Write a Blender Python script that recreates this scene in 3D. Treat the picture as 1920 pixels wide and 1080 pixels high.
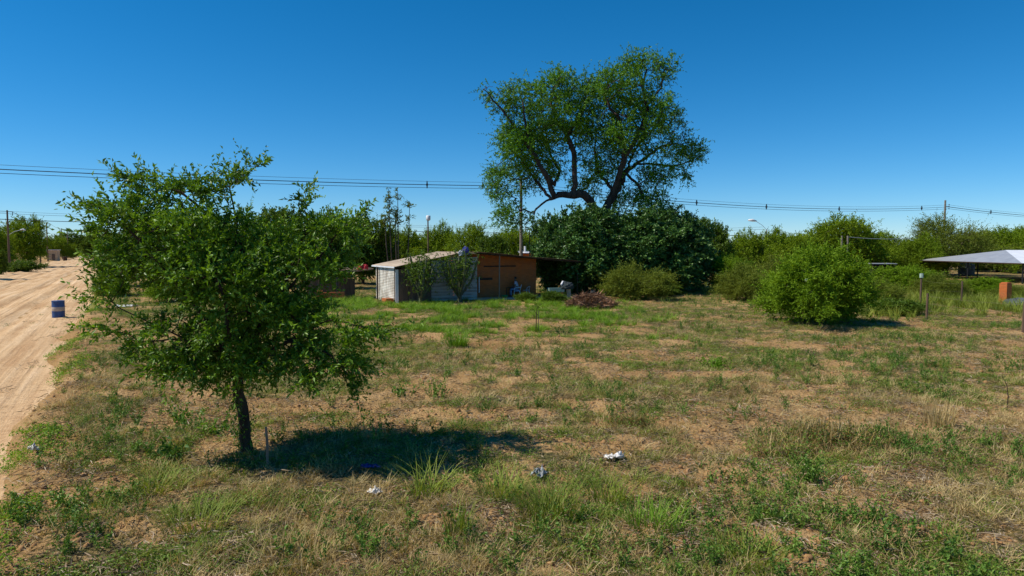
import bpy, math, random
import numpy as np
from mathutils import Vector, Matrix

for o in list(bpy.data.objects):
    bpy.data.objects.remove(o)
scene = bpy.context.scene
COL = scene.collection
rng = np.random.default_rng(7)
random.seed(7)
R = math.radians

# ------------------------------------------------------------------ camera
CAM_H = 3.5
FPX = 1280.0                      # focal length in pixels of the 1920 px wide photograph
PITCH = math.atan(75 / FPX)
cam_d = bpy.data.cameras.new('camera')
cam_d.sensor_width = 36
cam_d.lens = 36 * FPX / 1920
cam_d.clip_start = 0.1
cam_d.clip_end = 6000
cam = bpy.data.objects.new('camera', cam_d)
cam.location = (0, 0, CAM_H)
cam.rotation_euler = (math.pi / 2 - PITCH, 0, 0)
COL.objects.link(cam)
scene.camera = cam

# ------------------------------------------------------------------ sky, sun, exposure
SUN_EL = R(52)
SUN_AZ = math.atan2(-0.993, -0.12)          # clockwise from +Y: sun on the left
world = bpy.data.worlds.new('World')
scene.world = world
world.use_nodes = True
wn = world.node_tree
bg = wn.nodes['Background']
sky = wn.nodes.new('ShaderNodeTexSky')
sky.sky_type = 'NISHITA'
sky.sun_disc = False
sky.sun_elevation = SUN_EL
sky.sun_rotation = SUN_AZ % (2 * math.pi)
sky.altitude = 150
sky.air_density = 0.8
sky.dust_density = 0.0
sky.ozone_density = 10.0
hs = wn.nodes.new('ShaderNodeHueSaturation')
hs.inputs['Saturation'].default_value = 1.22
hs.inputs['Hue'].default_value = 0.491
wn.links.new(sky.outputs[0], hs.inputs['Color'])
wn.links.new(hs.outputs[0], bg.inputs['Color'])
bg.inputs['Strength'].default_value = 0.122
sd = bpy.data.lights.new('sun', 'SUN')
sd.energy = 5.0
sd.angle = R(0.55)
sd.color = (1.0, 0.93, 0.80)
sun = bpy.data.objects.new('sun', sd)
svec = Vector((math.sin(SUN_AZ) * math.cos(SUN_EL), math.cos(SUN_AZ) * math.cos(SUN_EL), math.sin(SUN_EL)))
sun.rotation_euler = svec.to_track_quat('Z', 'Y').to_euler()
sun.location = (-20, 10, 30)
COL.objects.link(sun)
scene.view_settings.view_transform = 'Standard'
scene.view_settings.look = 'None'
scene.view_settings.exposure = 0.0
scene.view_settings.gamma = 1.0
scene.view_settings.use_curve_mapping = False

# ------------------------------------------------------------------ numeric helpers
def at(px, py, Y):
    """point seen at photograph pixel (px, py) that stands Y metres ahead"""
    a = (px - 960) / FPX
    b = (540 - py) / FPX
    d = Vector((a, math.cos(PITCH) + b * math.sin(PITCH), -math.sin(PITCH) + b * math.cos(PITCH)))
    return Vector((0, 0, CAM_H)) + d * (Y / d.y)

def gp(px, py, z=0.0):
    p = at(px, py, 1.0)
    k = (z - CAM_H) / (p.z - CAM_H)
    return Vector((p.x * k, k, z))

def top_z(py, Y):
    return at(960, py, Y).z

def _hash(ix, iy, seed):
    h = (ix.astype(np.int64) * 374761393 + iy.astype(np.int64) * 668265263 + seed * 1442695041) & 0x7fffffff
    h = ((h ^ (h >> 13)) * 1274126177) & 0x7fffffff
    h = (h ^ (h >> 16)) & 0xffff
    return h / 65535.0

def vnoise(x, y, seed=0):
    x = np.asarray(x, float); y = np.asarray(y, float)
    ix = np.floor(x); iy = np.floor(y)
    fx = x - ix; fy = y - iy
    fx = fx * fx * (3 - 2 * fx); fy = fy * fy * (3 - 2 * fy)
    a = _hash(ix, iy, seed); b = _hash(ix + 1, iy, seed)
    c = _hash(ix, iy + 1, seed); d = _hash(ix + 1, iy + 1, seed)
    return (a * (1 - fx) + b * fx) * (1 - fy) + (c * (1 - fx) + d * fx) * fy

def fbm(x, y, seed=0, octv=4):
    s = 0; a = 1; t = 0
    for k in range(octv):
        s = s + a * vnoise(x * 2 ** k + 17.3 * k, y * 2 ** k - 9.1 * k, seed + k)
        t += a; a *= 0.5
    return s / t

def sstep(a, b, x):
    t = np.clip((x - a) / (b - a), 0, 1)
    return t * t * (3 - 2 * t)

# the road leaves to the far left; D is the distance into it from its near edge, S runs along it
RD = np.array([-0.4952, 0.8688]); RN = np.array([-0.8688, -0.4952]); R0 = np.array([-2.0, 0.0])
def road_sd(x, y):
    s = (x - R0[0]) * RD[0] + y * RD[1]
    d = (x - R0[0]) * RN[0] + y * RN[1]
    return s, d
def road_edge_wobble(s):
    return 0.30 * (fbm(s * 0.35, s * 0 + 3.1, 21, 3) - 0.5) * 2 * np.clip((s + 12) / 20, .35, 2.2)

ROAD_DROP = 0.38
# sandy bare spots read from the photograph: centre and half axes, turned into ground metres
BARE = [(640, 765, 110, 9), (860, 775, 170, 14), (760, 800, 120, 7), (930, 970, 45, 28), (830, 975, 55, 16), (950, 1000, 60, 12),
        (1100, 690, 70, 9), (1180, 705, 60, 8), (1270, 705, 60, 7), (1390, 705, 70, 7), (1500, 738, 40, 6), (1110, 760, 70, 7),
        (1145, 765, 30, 9), (1000, 800, 60, 9), (1080, 840, 45, 12), (1190, 830, 50, 14), (1260, 880, 50, 10), (1300, 938, 25, 9),
        (1350, 985, 50, 12), (1280, 1020, 40, 18), (1460, 1020, 90, 28), (1500, 1065, 90, 20), (1635, 885, 32, 8), (1755, 912, 30, 9),
        (1040, 1065, 60, 14), (1380, 845, 20, 8), (240, 740, 40, 9), (470, 760, 60, 10), (210, 900, 30, 14), (195, 870, 22, 8), (700, 745, 50, 8),
        (1180, 1000, 40, 14), (640, 1060, 30, 10), (1190, 662, 60, 4), (820, 630, 70, 4), (930, 645, 80, 5), (1050, 640, 60, 4),
        (1100, 632, 40, 4), (760, 595, 60, 3), (700, 588, 40, 3), (900, 600, 50, 3), (1260, 640, 50, 4), (1530, 652, 30, 3),
        (560, 770, 50, 7), (330, 800, 45, 9), (250, 985, 40, 12), (1880, 640, 30, 3), (1010, 712, 40, 5), (880, 705, 30, 4),
        (1330, 770, 35, 6), (1460, 800, 30, 8), (905, 900, 28, 12), (870, 890, 30, 8), (1700, 1000, 60, 16), (1850, 1010, 40, 14)]
BARE_G = []
for (cx, cy, rx, ry) in BARE:
    c = gp(cx, cy)
    BARE_G.append((c.x, c.y, rx * c.y / FPX, ry * c.y * c.y / (CAM_H * FPX)))

def f_bare(x, y):
    n1 = fbm(x * 0.42, y * 0.42, 3, 4); n2 = fbm(x * 1.7, y * 1.7, 9, 3)
    b = sstep(0.47, 0.63, 0.6 * n1 + 0.4 * n2)
    e = np.zeros_like(x)
    for (cx, cy, a, c) in BARE_G:
        q = np.sqrt(((x - cx) / a) ** 2 + ((y - cy) / c) ** 2) + 1.1 * (n2 - 0.5) + 0.5 * (n1 - .5)
        e = np.maximum(e, sstep(1.15, 0.6, q))
    s, d = road_sd(x, y)
    lip = sstep(-1.3, -0.3, d + road_edge_wobble(s)) * (0.6 + 0.5 * n2)
    return np.clip(np.maximum(np.maximum(0.75 * b, e), lip), 0, 1)

def f_mound(x, y):
    e = np.zeros_like(x)
    for (cx, cy, a, c) in BARE_G:
        if cy < 30:
            q = ((x - cx) / a) ** 2 + ((y - cy) / c) ** 2
            e = e + min(0.13, 0.16 * min(a, c) + .02) * np.exp(-q * 1.4)
    return e

def ground_z(x, y, fine=True):
    x = np.asarray(x, float); y = np.asarray(y, float)
    s, d = road_sd(x, y)
    w = road_edge_wobble(s)
    lump = fbm(x * 0.5, y * 0.5, 5, 3) - 0.5
    near = np.clip(1.3 - y / 90, 0.25, 1)
    z = 0.22 * lump * near + 0.10 * (fbm(x * 2.2, y * 2.2, 6, 3) - 0.5) * near
    if fine:
        bare = f_bare(x, y)
        z = z + f_mound(x, y) + bare * 0.09 * (fbm(x * 4.5, y * 4.5, 8, 3) - 0.5) * near
        z = z + bare * 0.05 * (np.abs(fbm(x * 9, y * 9, 18, 2) - 0.5) * 2 - .4) * np.clip(1.2 - y / 25, 0, 1)
    dd = d + w
    fall = sstep(-0.35, 0.45, dd)
    rise = sstep(15.0, 18.5, dd + 1.5 * (fbm(s * .2, s * 0, 33, 2) - .5))
    inroad = fall * (1 - rise)
    z = z * (1 - 0.8 * inroad) - (ROAD_DROP + 0.10) * inroad - 0.12 * rise
    return z

def gz(x, y):
    return float(ground_z(np.array([x]), np.array([y]))[0])

def on_ground(px, py):
    p = gp(px, py)
    for _ in range(3):
        p = gp(px, py, gz(p.x, p.y))
    return p

# ------------------------------------------------------------------ object helpers
def props(o, label=None, cat=None, group=None, kind=None):
    if label: o['label'] = label
    if cat: o['category'] = cat
    if group: o['group'] = group
    if kind: o['kind'] = kind
    return o

def np_mesh(name, V, F, mat=None, smooth=False, attrs=None, uv=None):
    """V (n,3); F (m,3) or (m,4)"""
    V = np.ascontiguousarray(V, np.float32); F = np.ascontiguousarray(F, np.int32)
    me = bpy.data.meshes.new(name)
    k = F.shape[1]
    me.vertices.add(len(V)); me.vertices.foreach_set('co', V.ravel())
    me.loops.add(F.size); me.loops.foreach_set('vertex_index', F.ravel())
    me.polygons.add(len(F))
    me.polygons.foreach_set('loop_start', np.arange(0, F.size, k, dtype=np.int32))
    me.update(calc_edges=True)
    if smooth:
        me.polygons.foreach_set('use_smooth', np.ones(len(F), bool))
    if attrs:
        for nm, arr in attrs.items():
            a = me.attributes.new(nm, 'FLOAT', 'POINT')
            a.data.foreach_set('value', np.ascontiguousarray(arr, np.float32))
    if uv is not None:
        l = me.uv_layers.new(name='UVMap')
        l.data.foreach_set('uv', np.ascontiguousarray(uv[F.ravel()], np.float32).ravel())
    if mat: me.materials.append(mat)
    me.validate()
    return me

def link(name, me, parent=None, loc=None):
    o = bpy.data.objects.new(name, me)
    COL.objects.link(o)
    if parent: o.parent = parent
    if loc is not None: o.location = loc
    return o

def empty(name, loc=(0, 0, 0), rz=0.0):
    o = bpy.data.objects.new(name, None)
    o.empty_display_size = 0.2
    COL.objects.link(o)
    o.location = loc; o.rotation_euler = (0, 0, rz)
    return o

class MB:
    """collects boxes, tubes and polygons into one mesh"""
    def __init__(self): self.v = []; self.f = []
    def poly(self, pts, faces):
        n = len(self.v); self.v += [tuple(p) for p in pts]; self.f += [tuple(i + n for i in f) for f in faces]; return self
    def box(self, c, s, rot=None):
        c = Vector(c); P = []
        for sx in (-1, 1):
            for sy in (-1, 1):
                for sz in (-1, 1):
                    p = Vector((sx * s[0] / 2, sy * s[1] / 2, sz * s[2] / 2))
                    if rot is not None: p = rot @ p
                    P.append(c + p)
        return self.poly(P, [(0, 1, 3, 2), (4, 6, 7, 5), (0, 4, 5, 1), (2, 3, 7, 6), (0, 2, 6, 4), (1, 5, 7, 3)])
    def tube(self, pts, rad, n=8, cap=True):
        pts = [Vector(p) for p in pts]
        if not hasattr(rad, '__len__'): rad = [rad] * len(pts)
        rings = []; ref = None
        for i, p in enumerate(pts):
            t = (pts[min(i + 1, len(pts) - 1)] - pts[max(i - 1, 0)]).normalized()
            if ref is None: ref = Vector((0, 0, 1)) if abs(t.z) < 0.9 else Vector((1, 0, 0))
            a = (ref - t * ref.dot(t)).normalized(); b = t.cross(a); ref = a
            rings.append([p + (a * math.cos(2 * math.pi * k / n) + b * math.sin(2 * math.pi * k / n)) * rad[i] for k in range(n)])
        P = [q for r in rings for q in r]; F = []
        for i in range(len(pts) - 1):
            for k in range(n):
                F.append((i * n + k, i * n + (k + 1) % n, (i + 1) * n + (k + 1) % n, (i + 1) * n + k))
        if cap:
            F.append(tuple(range(n - 1, -1, -1))); F.append(tuple((len(pts) - 1) * n + k for k in range(n)))
        return self.poly(P, F)
    def lathe(self, prof, n=24, c=(0, 0, 0)):
        P = []; F = []
        for (r, z) in prof:
            for k in range(n):
                a = 2 * math.pi * k / n
                P.append((c[0] + r * math.cos(a), c[1] + r * math.sin(a), c[2] + z))
        for i in range(len(prof) - 1):
            for k in range(n):
                F.append((i * n + k, i * n + (k + 1) % n, (i + 1) * n + (k + 1) % n, (i + 1) * n + k))
        F.append(tuple(range(n - 1, -1, -1))); F.append(tuple((len(prof) - 1) * n + k for k in range(n)))
        return self.poly(P, F)
    def build(self, name, mat, parent=None, loc=None, smooth=False, bevel=0):
        me = bpy.data.meshes.new(name)
        me.from_pydata([tuple(p) for p in self.v], [], self.f); me.update()
        me.materials.append(mat)
        if smooth: me.polygons.foreach_set('use_smooth', [True] * len(me.polygons))
        o = link(name, me, parent, loc)
        if bevel:
            m = o.modifiers.new('bevel', 'BEVEL'); m.width = bevel; m.segments = 2; m.limit_method = 'ANGLE'
        return o

# ------------------------------------------------------------------ materials
def nodes(name):
    m = bpy.data.materials.new(name); m.use_nodes = True
    nt = m.node_tree
    return m, nt, nt.nodes, nt.links, nt.nodes['Principled BSDF']

def N(nt, typ, **kw):
    n = nt.nodes.new(typ)
    for k, v in kw.items(): setattr(n, k, v)
    return n

def noise(nt, vec, scale, detail=4, rough=.55):
    n = N(nt, 'ShaderNodeTexNoise'); n.inputs['Scale'].default_value = scale
    n.inputs['Detail'].default_value = detail; n.inputs['Roughness'].default_value = rough
    if vec: nt.links.new(vec, n.inputs['Vector'])
    return n.outputs['Fac']

def ramp(nt, fac, stops):
    r = N(nt, 'ShaderNodeValToRGB'); e = r.color_ramp.elements
    while len(e) > len(stops): e.remove(e[-1])
    while len(e) < len(stops): e.new(0.5)
    for el, (p, c) in zip(e, stops):
        el.position = p; el.color = (c[0], c[1], c[2], 1) if hasattr(c, '__len__') else (c, c, c, 1)
    nt.links.new(fac, r.inputs['Fac'])
    return r.outputs['Color']

def mixc(nt, fac, a, b, blend='MIX'):
    m = N(nt, 'ShaderNodeMix', data_type='RGBA', blend_type=blend)
    for s, v in ((m.inputs[0], fac), (m.inputs[6], a), (m.inputs[7], b)):
        if hasattr(v, 'links'): nt.links.new(v, s)
        elif hasattr(v, '__len__'): s.default_value = (v[0], v[1], v[2], 1)
        else: s.default_value = v
    return m.outputs[2]

def math_n(nt, op, a, b=None, clamp=False):
    m = N(nt, 'ShaderNodeMath', operation=op, use_clamp=clamp)
    for s, v in ((m.inputs[0], a), (m.inputs[1], b)):
        if v is None: continue
        if hasattr(v, 'links'): nt.links.new(v, s)
        else: s.default_value = v
    return m.outputs[0]

def bump(nt, bsdf, h, strength=.4, dist=.02):
    b = N(nt, 'ShaderNodeBump'); b.inputs['Strength'].default_value = strength; b.inputs['Distance'].default_value = dist
    nt.links.new(h, b.inputs['Height']); nt.links.new(b.outputs[0], bsdf.inputs['Normal'])

def plain(name, c1, c2=None, scale=6, rough=.8, metal=0.0, bmp=.2, spec=.3, stretch=None):
    """noise-mottled material in object space"""
    m, nt, ns, ls, b = nodes(name)
    tc = N(nt, 'ShaderNodeTexCoord'); v = tc.outputs['Object']
    if stretch:
        mp = N(nt, 'ShaderNodeMapping'); mp.inputs['Scale'].default_value = stretch
        ls.new(v, mp.inputs['Vector']); v = mp.outputs[0]
    f = noise(nt, v, scale, 5, .6)
    c2 = c2 or tuple(x * .65 for x in c1)
    ls.new(ramp(nt, f, [(.35, c2), (.62, c1)]), b.inputs['Base Color'])
    b.inputs['Roughness'].default_value = rough; b.inputs['Metallic'].default_value = metal
    b.inputs['Specular IOR Level'].default_value = spec
    if bmp: bump(nt, b, noise(nt, v, scale * 5, 4), bmp, .02)
    return m

def leafmat(name, dark, mid, light, transl=.35, rough=.5, spec=.35, patch=.5, inst=False):
    m, nt, ns, ls, b = nodes(name)
    a = N(nt, 'ShaderNodeAttribute', attribute_name='tint')
    geo = N(nt, 'ShaderNodeNewGeometry')
    p = noise(nt, geo.outputs['Position'], patch, 3)
    f = math_n(nt, 'ADD', math_n(nt, 'MULTIPLY', a.outputs['Fac'], .6), math_n(nt, 'MULTIPLY', math_n(nt, 'SUBTRACT', p, .3), 1.0))
    if inst:
        oi = N(nt, 'ShaderNodeObjectInfo')
        f = math_n(nt, 'ADD', f, math_n(nt, 'MULTIPLY', math_n(nt, 'SUBTRACT', oi.outputs['Random'], .5), .5))
    c = ramp(nt, f, [(.12, dark), (.5, mid), (.88, light)])
    ls.new(c, b.inputs['Base Color'])
    b.inputs['Roughness'].default_value = rough; b.inputs['Specular IOR Level'].default_value = spec
    t = N(nt, 'ShaderNodeBsdfTranslucent')
    tcol = mixc(nt, 1.0, c, (1.25, 1.15, .45), 'MULTIPLY')
    ls.new(tcol, t.inputs['Color'])
    mx = N(nt, 'ShaderNodeMixShader'); mx.inputs[0].default_value = transl
    ls.new(b.outputs[0], mx.inputs[1]); ls.new(t.outputs[0], mx.inputs[2])
    ls.new(mx.outputs[0], ns['Material Output'].inputs['Surface'])
    return m

def bark(name, c1, c2, scale=9):
    return plain(name, c1, c2, scale, .9, 0, .9, .15, (1, 1, .25))

M = {}
def ground_mat():
    m, nt, ns, ls, b = nodes('field_soil')
    geo = N(nt, 'ShaderNodeNewGeometry'); P = geo.outputs['Position']
    bare = N(nt, 'ShaderNodeAttribute', attribute_name='bare').outputs['Fac']
    dry = N(nt, 'ShaderNodeAttribute', attribute_name='dry').outputs['Fac']
    big = noise(nt, P, .35, 4); med = noise(nt, P, 2.3, 5); fine = noise(nt, P, 14, 5, .65); grit = noise(nt, P, 70, 3)
    sand = ramp(nt, math_n(nt, 'ADD', math_n(nt, 'MULTIPLY', big, .5), math_n(nt, 'MULTIPLY', fine, .5)),
                [(.34, (.30, .165, .064)), (.5, (.45, .275, .118)), (.66, (.60, .405, .205))])
    litter = ramp(nt, fine, [(.30, (.085, .06, .028)), (.48, (.22, .155, .075)), (.68, (.36, .27, .14))])
    green = ramp(nt, fine, [(.3, (.05, .055, .016)), (.52, (.115, .12, .035)), (.7, (.20, .175, .07))])
    cov = mixc(nt, math_n(nt, 'ADD', math_n(nt, 'MULTIPLY', dry, .6), math_n(nt, 'SUBTRACT', med, .35), True), green, litter)
    k = math_n(nt, 'ADD', bare, math_n(nt, 'MULTIPLY', math_n(nt, 'SUBTRACT', fine, .5), 2.6))
    k = math_n(nt, 'ADD', k, math_n(nt, 'MULTIPLY', math_n(nt, 'SUBTRACT', med, .5), 1.5))
    kk = ramp(nt, k, [(.06, 0.0), (.46, 1.0)])
    c = mixc(nt, kk, cov, sand)
    ls.new(c, b.inputs['Base Color'])
    b.inputs['Roughness'].default_value = .95; b.inputs['Specular IOR Level'].default_value = .08
    h = math_n(nt, 'ADD', fine, math_n(nt, 'MULTIPLY', grit, .35))
    vo = N(nt, 'ShaderNodeTexVoronoi'); vo.inputs['Scale'].default_value = 16; ls.new(P, vo.inputs['Vector'])
    h = math_n(nt, 'ADD', h, math_n(nt, 'MULTIPLY', vo.outputs['Distance'], -.5))
    bump(nt, b, h, 1.0, .07)
    return m

def road_mat():
    m, nt, ns, ls, b = nodes('road_sand')
    uv = N(nt, 'ShaderNodeUVMap', uv_map='UVMap').outputs[0]
    mp = N(nt, 'ShaderNodeMapping'); mp.inputs['Scale'].default_value = (.05, 1.3, 1); ls.new(uv, mp.inputs['Vector'])
    streak = noise(nt, mp.outputs[0], 1.6, 5, .6)
    geo = N(nt, 'ShaderNodeNewGeometry'); P = geo.outputs['Position']
    big = noise(nt, P, .12, 4); fine = noise(nt, P, 5, 5, .65); grit = noise(nt, P, 45, 3)
    f = math_n(nt, 'ADD', math_n(nt, 'MULTIPLY', streak, .5), math_n(nt, 'ADD', math_n(nt, 'MULTIPLY', big, .3), math_n(nt, 'MULTIPLY', fine, .2)))
    c = ramp(nt, f, [(.40, (.49, .295, .15)), (.5, (.64, .43, .24)), (.60, (.74, .53, .33))])
    spots = ramp(nt, noise(nt, P, 2.4, 5, .7), [(.30, 0.0), (.40, 1.0)])
    c = mixc(nt, math_n(nt, 'ADD', math_n(nt, 'MULTIPLY', spots, .45), .55), (.25, .14, .06), c)
    ls.new(c, b.inputs['Base Color'])
    b.inputs['Roughness'].default_value = .95; b.inputs['Specular IOR Level'].default_value = .08
    trk = N(nt, 'ShaderNodeMapping'); trk.inputs['Scale'].default_value = (.03, 4.5, 1); ls.new(uv, trk.inputs['Vector'])
    c = mixc(nt, math_n(nt, 'MULTIPLY', ramp(nt, noise(nt, trk.outputs[0], 1.3, 3), [(.52, 0.0), (.62, 1.0)]), .45), c, (.36, .215, .11))
    ls.new(c, b.inputs['Base Color'])
    mp2 = N(nt, 'ShaderNodeMapping'); mp2.inputs['Scale'].default_value = (4.0, .5, 1); ls.new(uv, mp2.inputs['Vector'])
    rip = noise(nt, mp2.outputs[0], 1.5, 2)
    h = math_n(nt, 'ADD', math_n(nt, 'ADD', math_n(nt, 'MULTIPLY', streak, 1.3), math_n(nt, 'MULTIPLY', rip, .5)), math_n(nt, 'ADD', fine, math_n(nt, 'MULTIPLY', grit, .2)))
    bump(nt, b, h, .9, .08)
    return m

M['ground'] = ground_mat(); M['road'] = road_mat()
M['leaf_near'] = leafmat('near_tree_leaf', (0.05419, 0.1183, 0.0072), (0.1151, 0.2381, 0.0135), (0.2167, 0.3824, 0.027), .33, .45, .40, 1.2)
M['leaf_big'] = leafmat('tall_tree_leaf', (0.05465, 0.1339, 0.0072), (0.1069, 0.2512, 0.0126), (0.1722, 0.3721, 0.0198), .25, .5, .25, .3)
M['leaf_dark'] = leafmat('broad_leaf', (0.03775, 0.08733, 0.01848), (0.06864, 0.1553, 0.02957), (0.1459, 0.2911, 0.05544), .15, .45, .40, .5)
M['leaf_acacia'] = leafmat('thorn_tree_leaf', (0.1091, 0.1699, 0.008), (0.1861, 0.2809, 0.013), (0.2566, 0.3659, 0.02), .30, .6, .15, .25)
M['leaf_olive'] = leafmat('olive_leaf', (0.105, 0.14, 0.0153), (0.16, 0.2072, 0.0238), (0.23, 0.2688, 0.0425), .28, .6, .15, .3)
M['leaf_bush'] = leafmat('bright_bush_leaf', (0.1, 0.18, 0.008), (0.1688, 0.288, 0.014), (0.2375, 0.372, 0.022), .35, .6, .15, .6)
M['leaf_mid'] = leafmat('mid_tree_leaf', (0.054, 0.102, 0.009), (0.102, 0.18, 0.015), (0.168, 0.258, 0.024), .28, .5, .25, .4)
M['grass'] = leafmat('green_grass', (0.1268, 0.1736, 0.0224), (0.2145, 0.28, 0.036), (0.3121, 0.3696, 0.068), .30, .55, .2, .5, True)
M['lush'] = leafmat('lush_grass', (0.105, 0.207, 0.014), (0.1785, 0.3335, 0.022), (0.2625, 0.414, 0.045), .35, .55, .2, .5, True)
M['straw'] = leafmat('dry_grass', (0.265, 0.1854, 0.08075), (0.477, 0.3553, 0.1568), (0.636, 0.5047, 0.2565), .25, .7, .12, .6, True)
M['creeper'] = leafmat('creeping_weed', (0.08075, 0.1437, 0.0176), (0.1425, 0.2357, 0.0288), (0.228, 0.322, 0.052), .25, .55, .2, .7, True)
M['weed'] = leafmat('upright_weed', (0.06175, 0.138, 0.0192), (0.114, 0.2185, 0.0288), (0.1805, 0.299, 0.048), .25, .5, .25, .7, True)
M['drytwig'] = leafmat('dry_twig', (.20, .15, .095), (.34, .255, .17), (.48, .40, .30), .05, .8, .1, 1., True)
M['brush'] = leafmat('brush_twig', (0.182, 0.0975, 0.05625), (0.336, 0.1885, 0.1125), (0.504, 0.312, 0.2063), .05, .8, .1, 2.)
M['clod'] = plain('sandy_clod', (.42, .24, .11), (.28, .15, .065), 3, .95, bmp=.3, spec=.08)
M['bark'] = bark('dark_bark', (.085, .058, .038), (.034, .023, .016))
M['bark_dark'] = bark('tall_tree_bark', (.075, .055, .042), (.032, .024, .02), 4)
M['bark_grey'] = bark('grey_bark', (.12, .095, .075), (.055, .042, .034), 4)
M['pole'] = plain('pole_concrete', (.27, .235, .19), (.18, .15, .12), 3, .85)
M['pole_wood'] = plain('pole_timber', (.17, .11, .075), (.10, .065, .045), 3, .9, stretch=(1, 1, .15))
M['cable'] = plain('cable_rubber', (.035, .037, .045), (.025, .026, .03), 8, .6, bmp=0)
M['black'] = plain('black_plastic', (.02, .02, .024), (.012, .012, .014), 8, .5)
M['lamp'] = plain('lamp_housing', (.72, .74, .76), (.6, .62, .64), 8, .45)
M['white'] = plain('white_plastic', (.80, .80, .80), (.62, .62, .64), 7, .5)
M['white_bag'] = plain('white_bag_film', (.85, .84, .82), (.6, .58, .56), 14, .4, bmp=.5)
M['grey_bag'] = plain('grey_bag_film', (.40, .42, .44), (.13, .15, .18), 12, .4, bmp=.5)
M['blue_bag'] = plain('blue_bag_film', (.035, .06, .30), (.05, .02, .12), 5, .35, bmp=.5)
M['skin'] = plain('brown_skin', (.24, .13, .08), (.2, .10, .065), 9, .55)
M['hair'] = plain('black_hair', (.012, .010, .010), (.008, .007, .007), 20, .5)
M['shirt'] = plain('pale_shirt', (.55, .56, .66), (.42, .44, .55), 9, .85)
M['jeans'] = plain('blue_jeans', (.16, .26, .42), (.10, .17, .30), 12, .9)
M['dark_cloth'] = plain('dark_cloth', (.04, .055, .055), (.025, .03, .035), 9, .9)
M['zinc'] = plain('zinc_sheet', (.50, .51, .53), (.40, .41, .44), 1.2, .42, .35, .05, .5)
M['white_sheet'] = plain('white_paint_and_glare_sheet', (.80, .82, .86), (.70, .72, .77), 1.2, .45, .0, .05, .5)  # white paint on trims and roofs; painted glare on one shelter slope
M['tan_sheet'] = plain('weathered_tan_sheet', (.50, .40, .30), (.34, .25, .18), 1.6, .7, .0, .15, .3)
M['rust_sheet'] = plain('rusty_roof_sheet', (.22, .145, .10), (.13, .075, .05), 1.4, .75, .0, .2, .3)
M['wall_sheet'] = plain('whitewashed_sheet', (.66, .63, .56), (.36, .31, .25), 1.6, .7, 0, .1, .3)
M['plank'] = plain('whitewashed_plank', (.52, .49, .45), (.30, .26, .23), 2.5, .85, stretch=(.25, 1, 3))
M['board'] = plain('grey_brown_board', (.17, .125, .09), (.09, .065, .048), 2.5, .9, stretch=(3, 3, .3))
M['beam'] = plain('dark_beam', (.07, .045, .03), (.04, .026, .018), 3, .9)
M['wood'] = plain('weathered_wood', (.30, .22, .155), (.17, .12, .085), 4, .9, stretch=(1, 1, .2))
M['concrete'] = plain('pale_concrete', (.50, .44, .36), (.36, .31, .25), 3, .9)
M['plaster'] = plain('tan_plaster', (.48, .35, .22), (.36, .26, .16), 2, .9)
M['red'] = plain('red_cloth', (.45, .02, .035), (.3, .012, .02), 6, .7)
M['green_pl'] = plain('green_plastic', (.05, .45, .16), (.03, .3, .1), 6, .4)
M['palegreen'] = plain('pale_green_paint', (.42, .52, .42), (.33, .42, .34), 4, .6)
M['cactus'] = plain('cactus_skin', (.11, .125, .07), (.06, .07, .042), 5, .7)
M['tarp'] = plain('dark_tarp', (.085, .10, .12), (.05, .06, .07), 3, .55)

def barrel_mat(name, c1, c2):
    m, nt, ns, ls, b = nodes(name)
    tc = N(nt, 'ShaderNodeTexCoord'); v = tc.outputs['Object']
    f = noise(nt, v, 3.5, 6, .65)
    chips = ramp(nt, noise(nt, v, 9, 5, .7), [(.62, 0.0), (.67, 1.0)])
    c = mixc(nt, chips, ramp(nt, f, [(.35, c2), (.62, c1)]), (.13, .065, .035))
    ls.new(c, b.inputs['Base Color']); b.inputs['Roughness'].default_value = .55
    return m
M['barrel_blue'] = barrel_mat('barrel_blue_paint', (.018, .075, .24), (.010, .038, .13))
M['barrel_band'] = barrel_mat('barrel_tan_band', (.46, .38, .31), (.33, .26, .20))

def brick_mat(name, c1, c2, mortar):
    m, nt, ns, ls, b = nodes(name)
    tc = N(nt, 'ShaderNodeTexCoord')
    sp = N(nt, 'ShaderNodeSeparateXYZ'); ls.new(tc.outputs['Object'], sp.inputs[0])
    cb = N(nt, 'ShaderNodeCombineXYZ')
    ls.new(math_n(nt, 'ADD', sp.outputs[0], sp.outputs[1]), cb.inputs[0]); ls.new(sp.outputs[2], cb.inputs[1])
    br = N(nt, 'ShaderNodeTexBrick'); ls.new(cb.outputs[0], br.inputs['Vector'])
    br.inputs['Scale'].default_value = 1; br.inputs['Brick Width'].default_value = .26; br.inputs['Row Height'].default_value = .09
    br.inputs['Mortar Size'].default_value = .009; br.inputs['Mortar Smooth'].default_value = .3
    br.inputs['Color1'].default_value = (*c1, 1); br.inputs['Color2'].default_value = (*c2, 1); br.inputs['Mortar'].default_value = (*mortar, 1)
    n = noise(nt, tc.outputs['Object'], 1.4, 5)
    c = mixc(nt, math_n(nt, 'MULTIPLY', ramp(nt, n, [(.4, 0.0), (.7, 1.0)]), .35), br.outputs['Color'], (.22, .12, .075))
    ls.new(c, b.inputs['Base Color']); b.inputs['Roughness'].default_value = .9
    bump(nt, b, math_n(nt, 'SUBTRACT', 1.0, br.outputs['Fac']), .5, .012)
    return m
M['brick'] = brick_mat('orange_brick', (.60, .155, .030), (.47, .115, .022), (.34, .13, .045))

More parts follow.
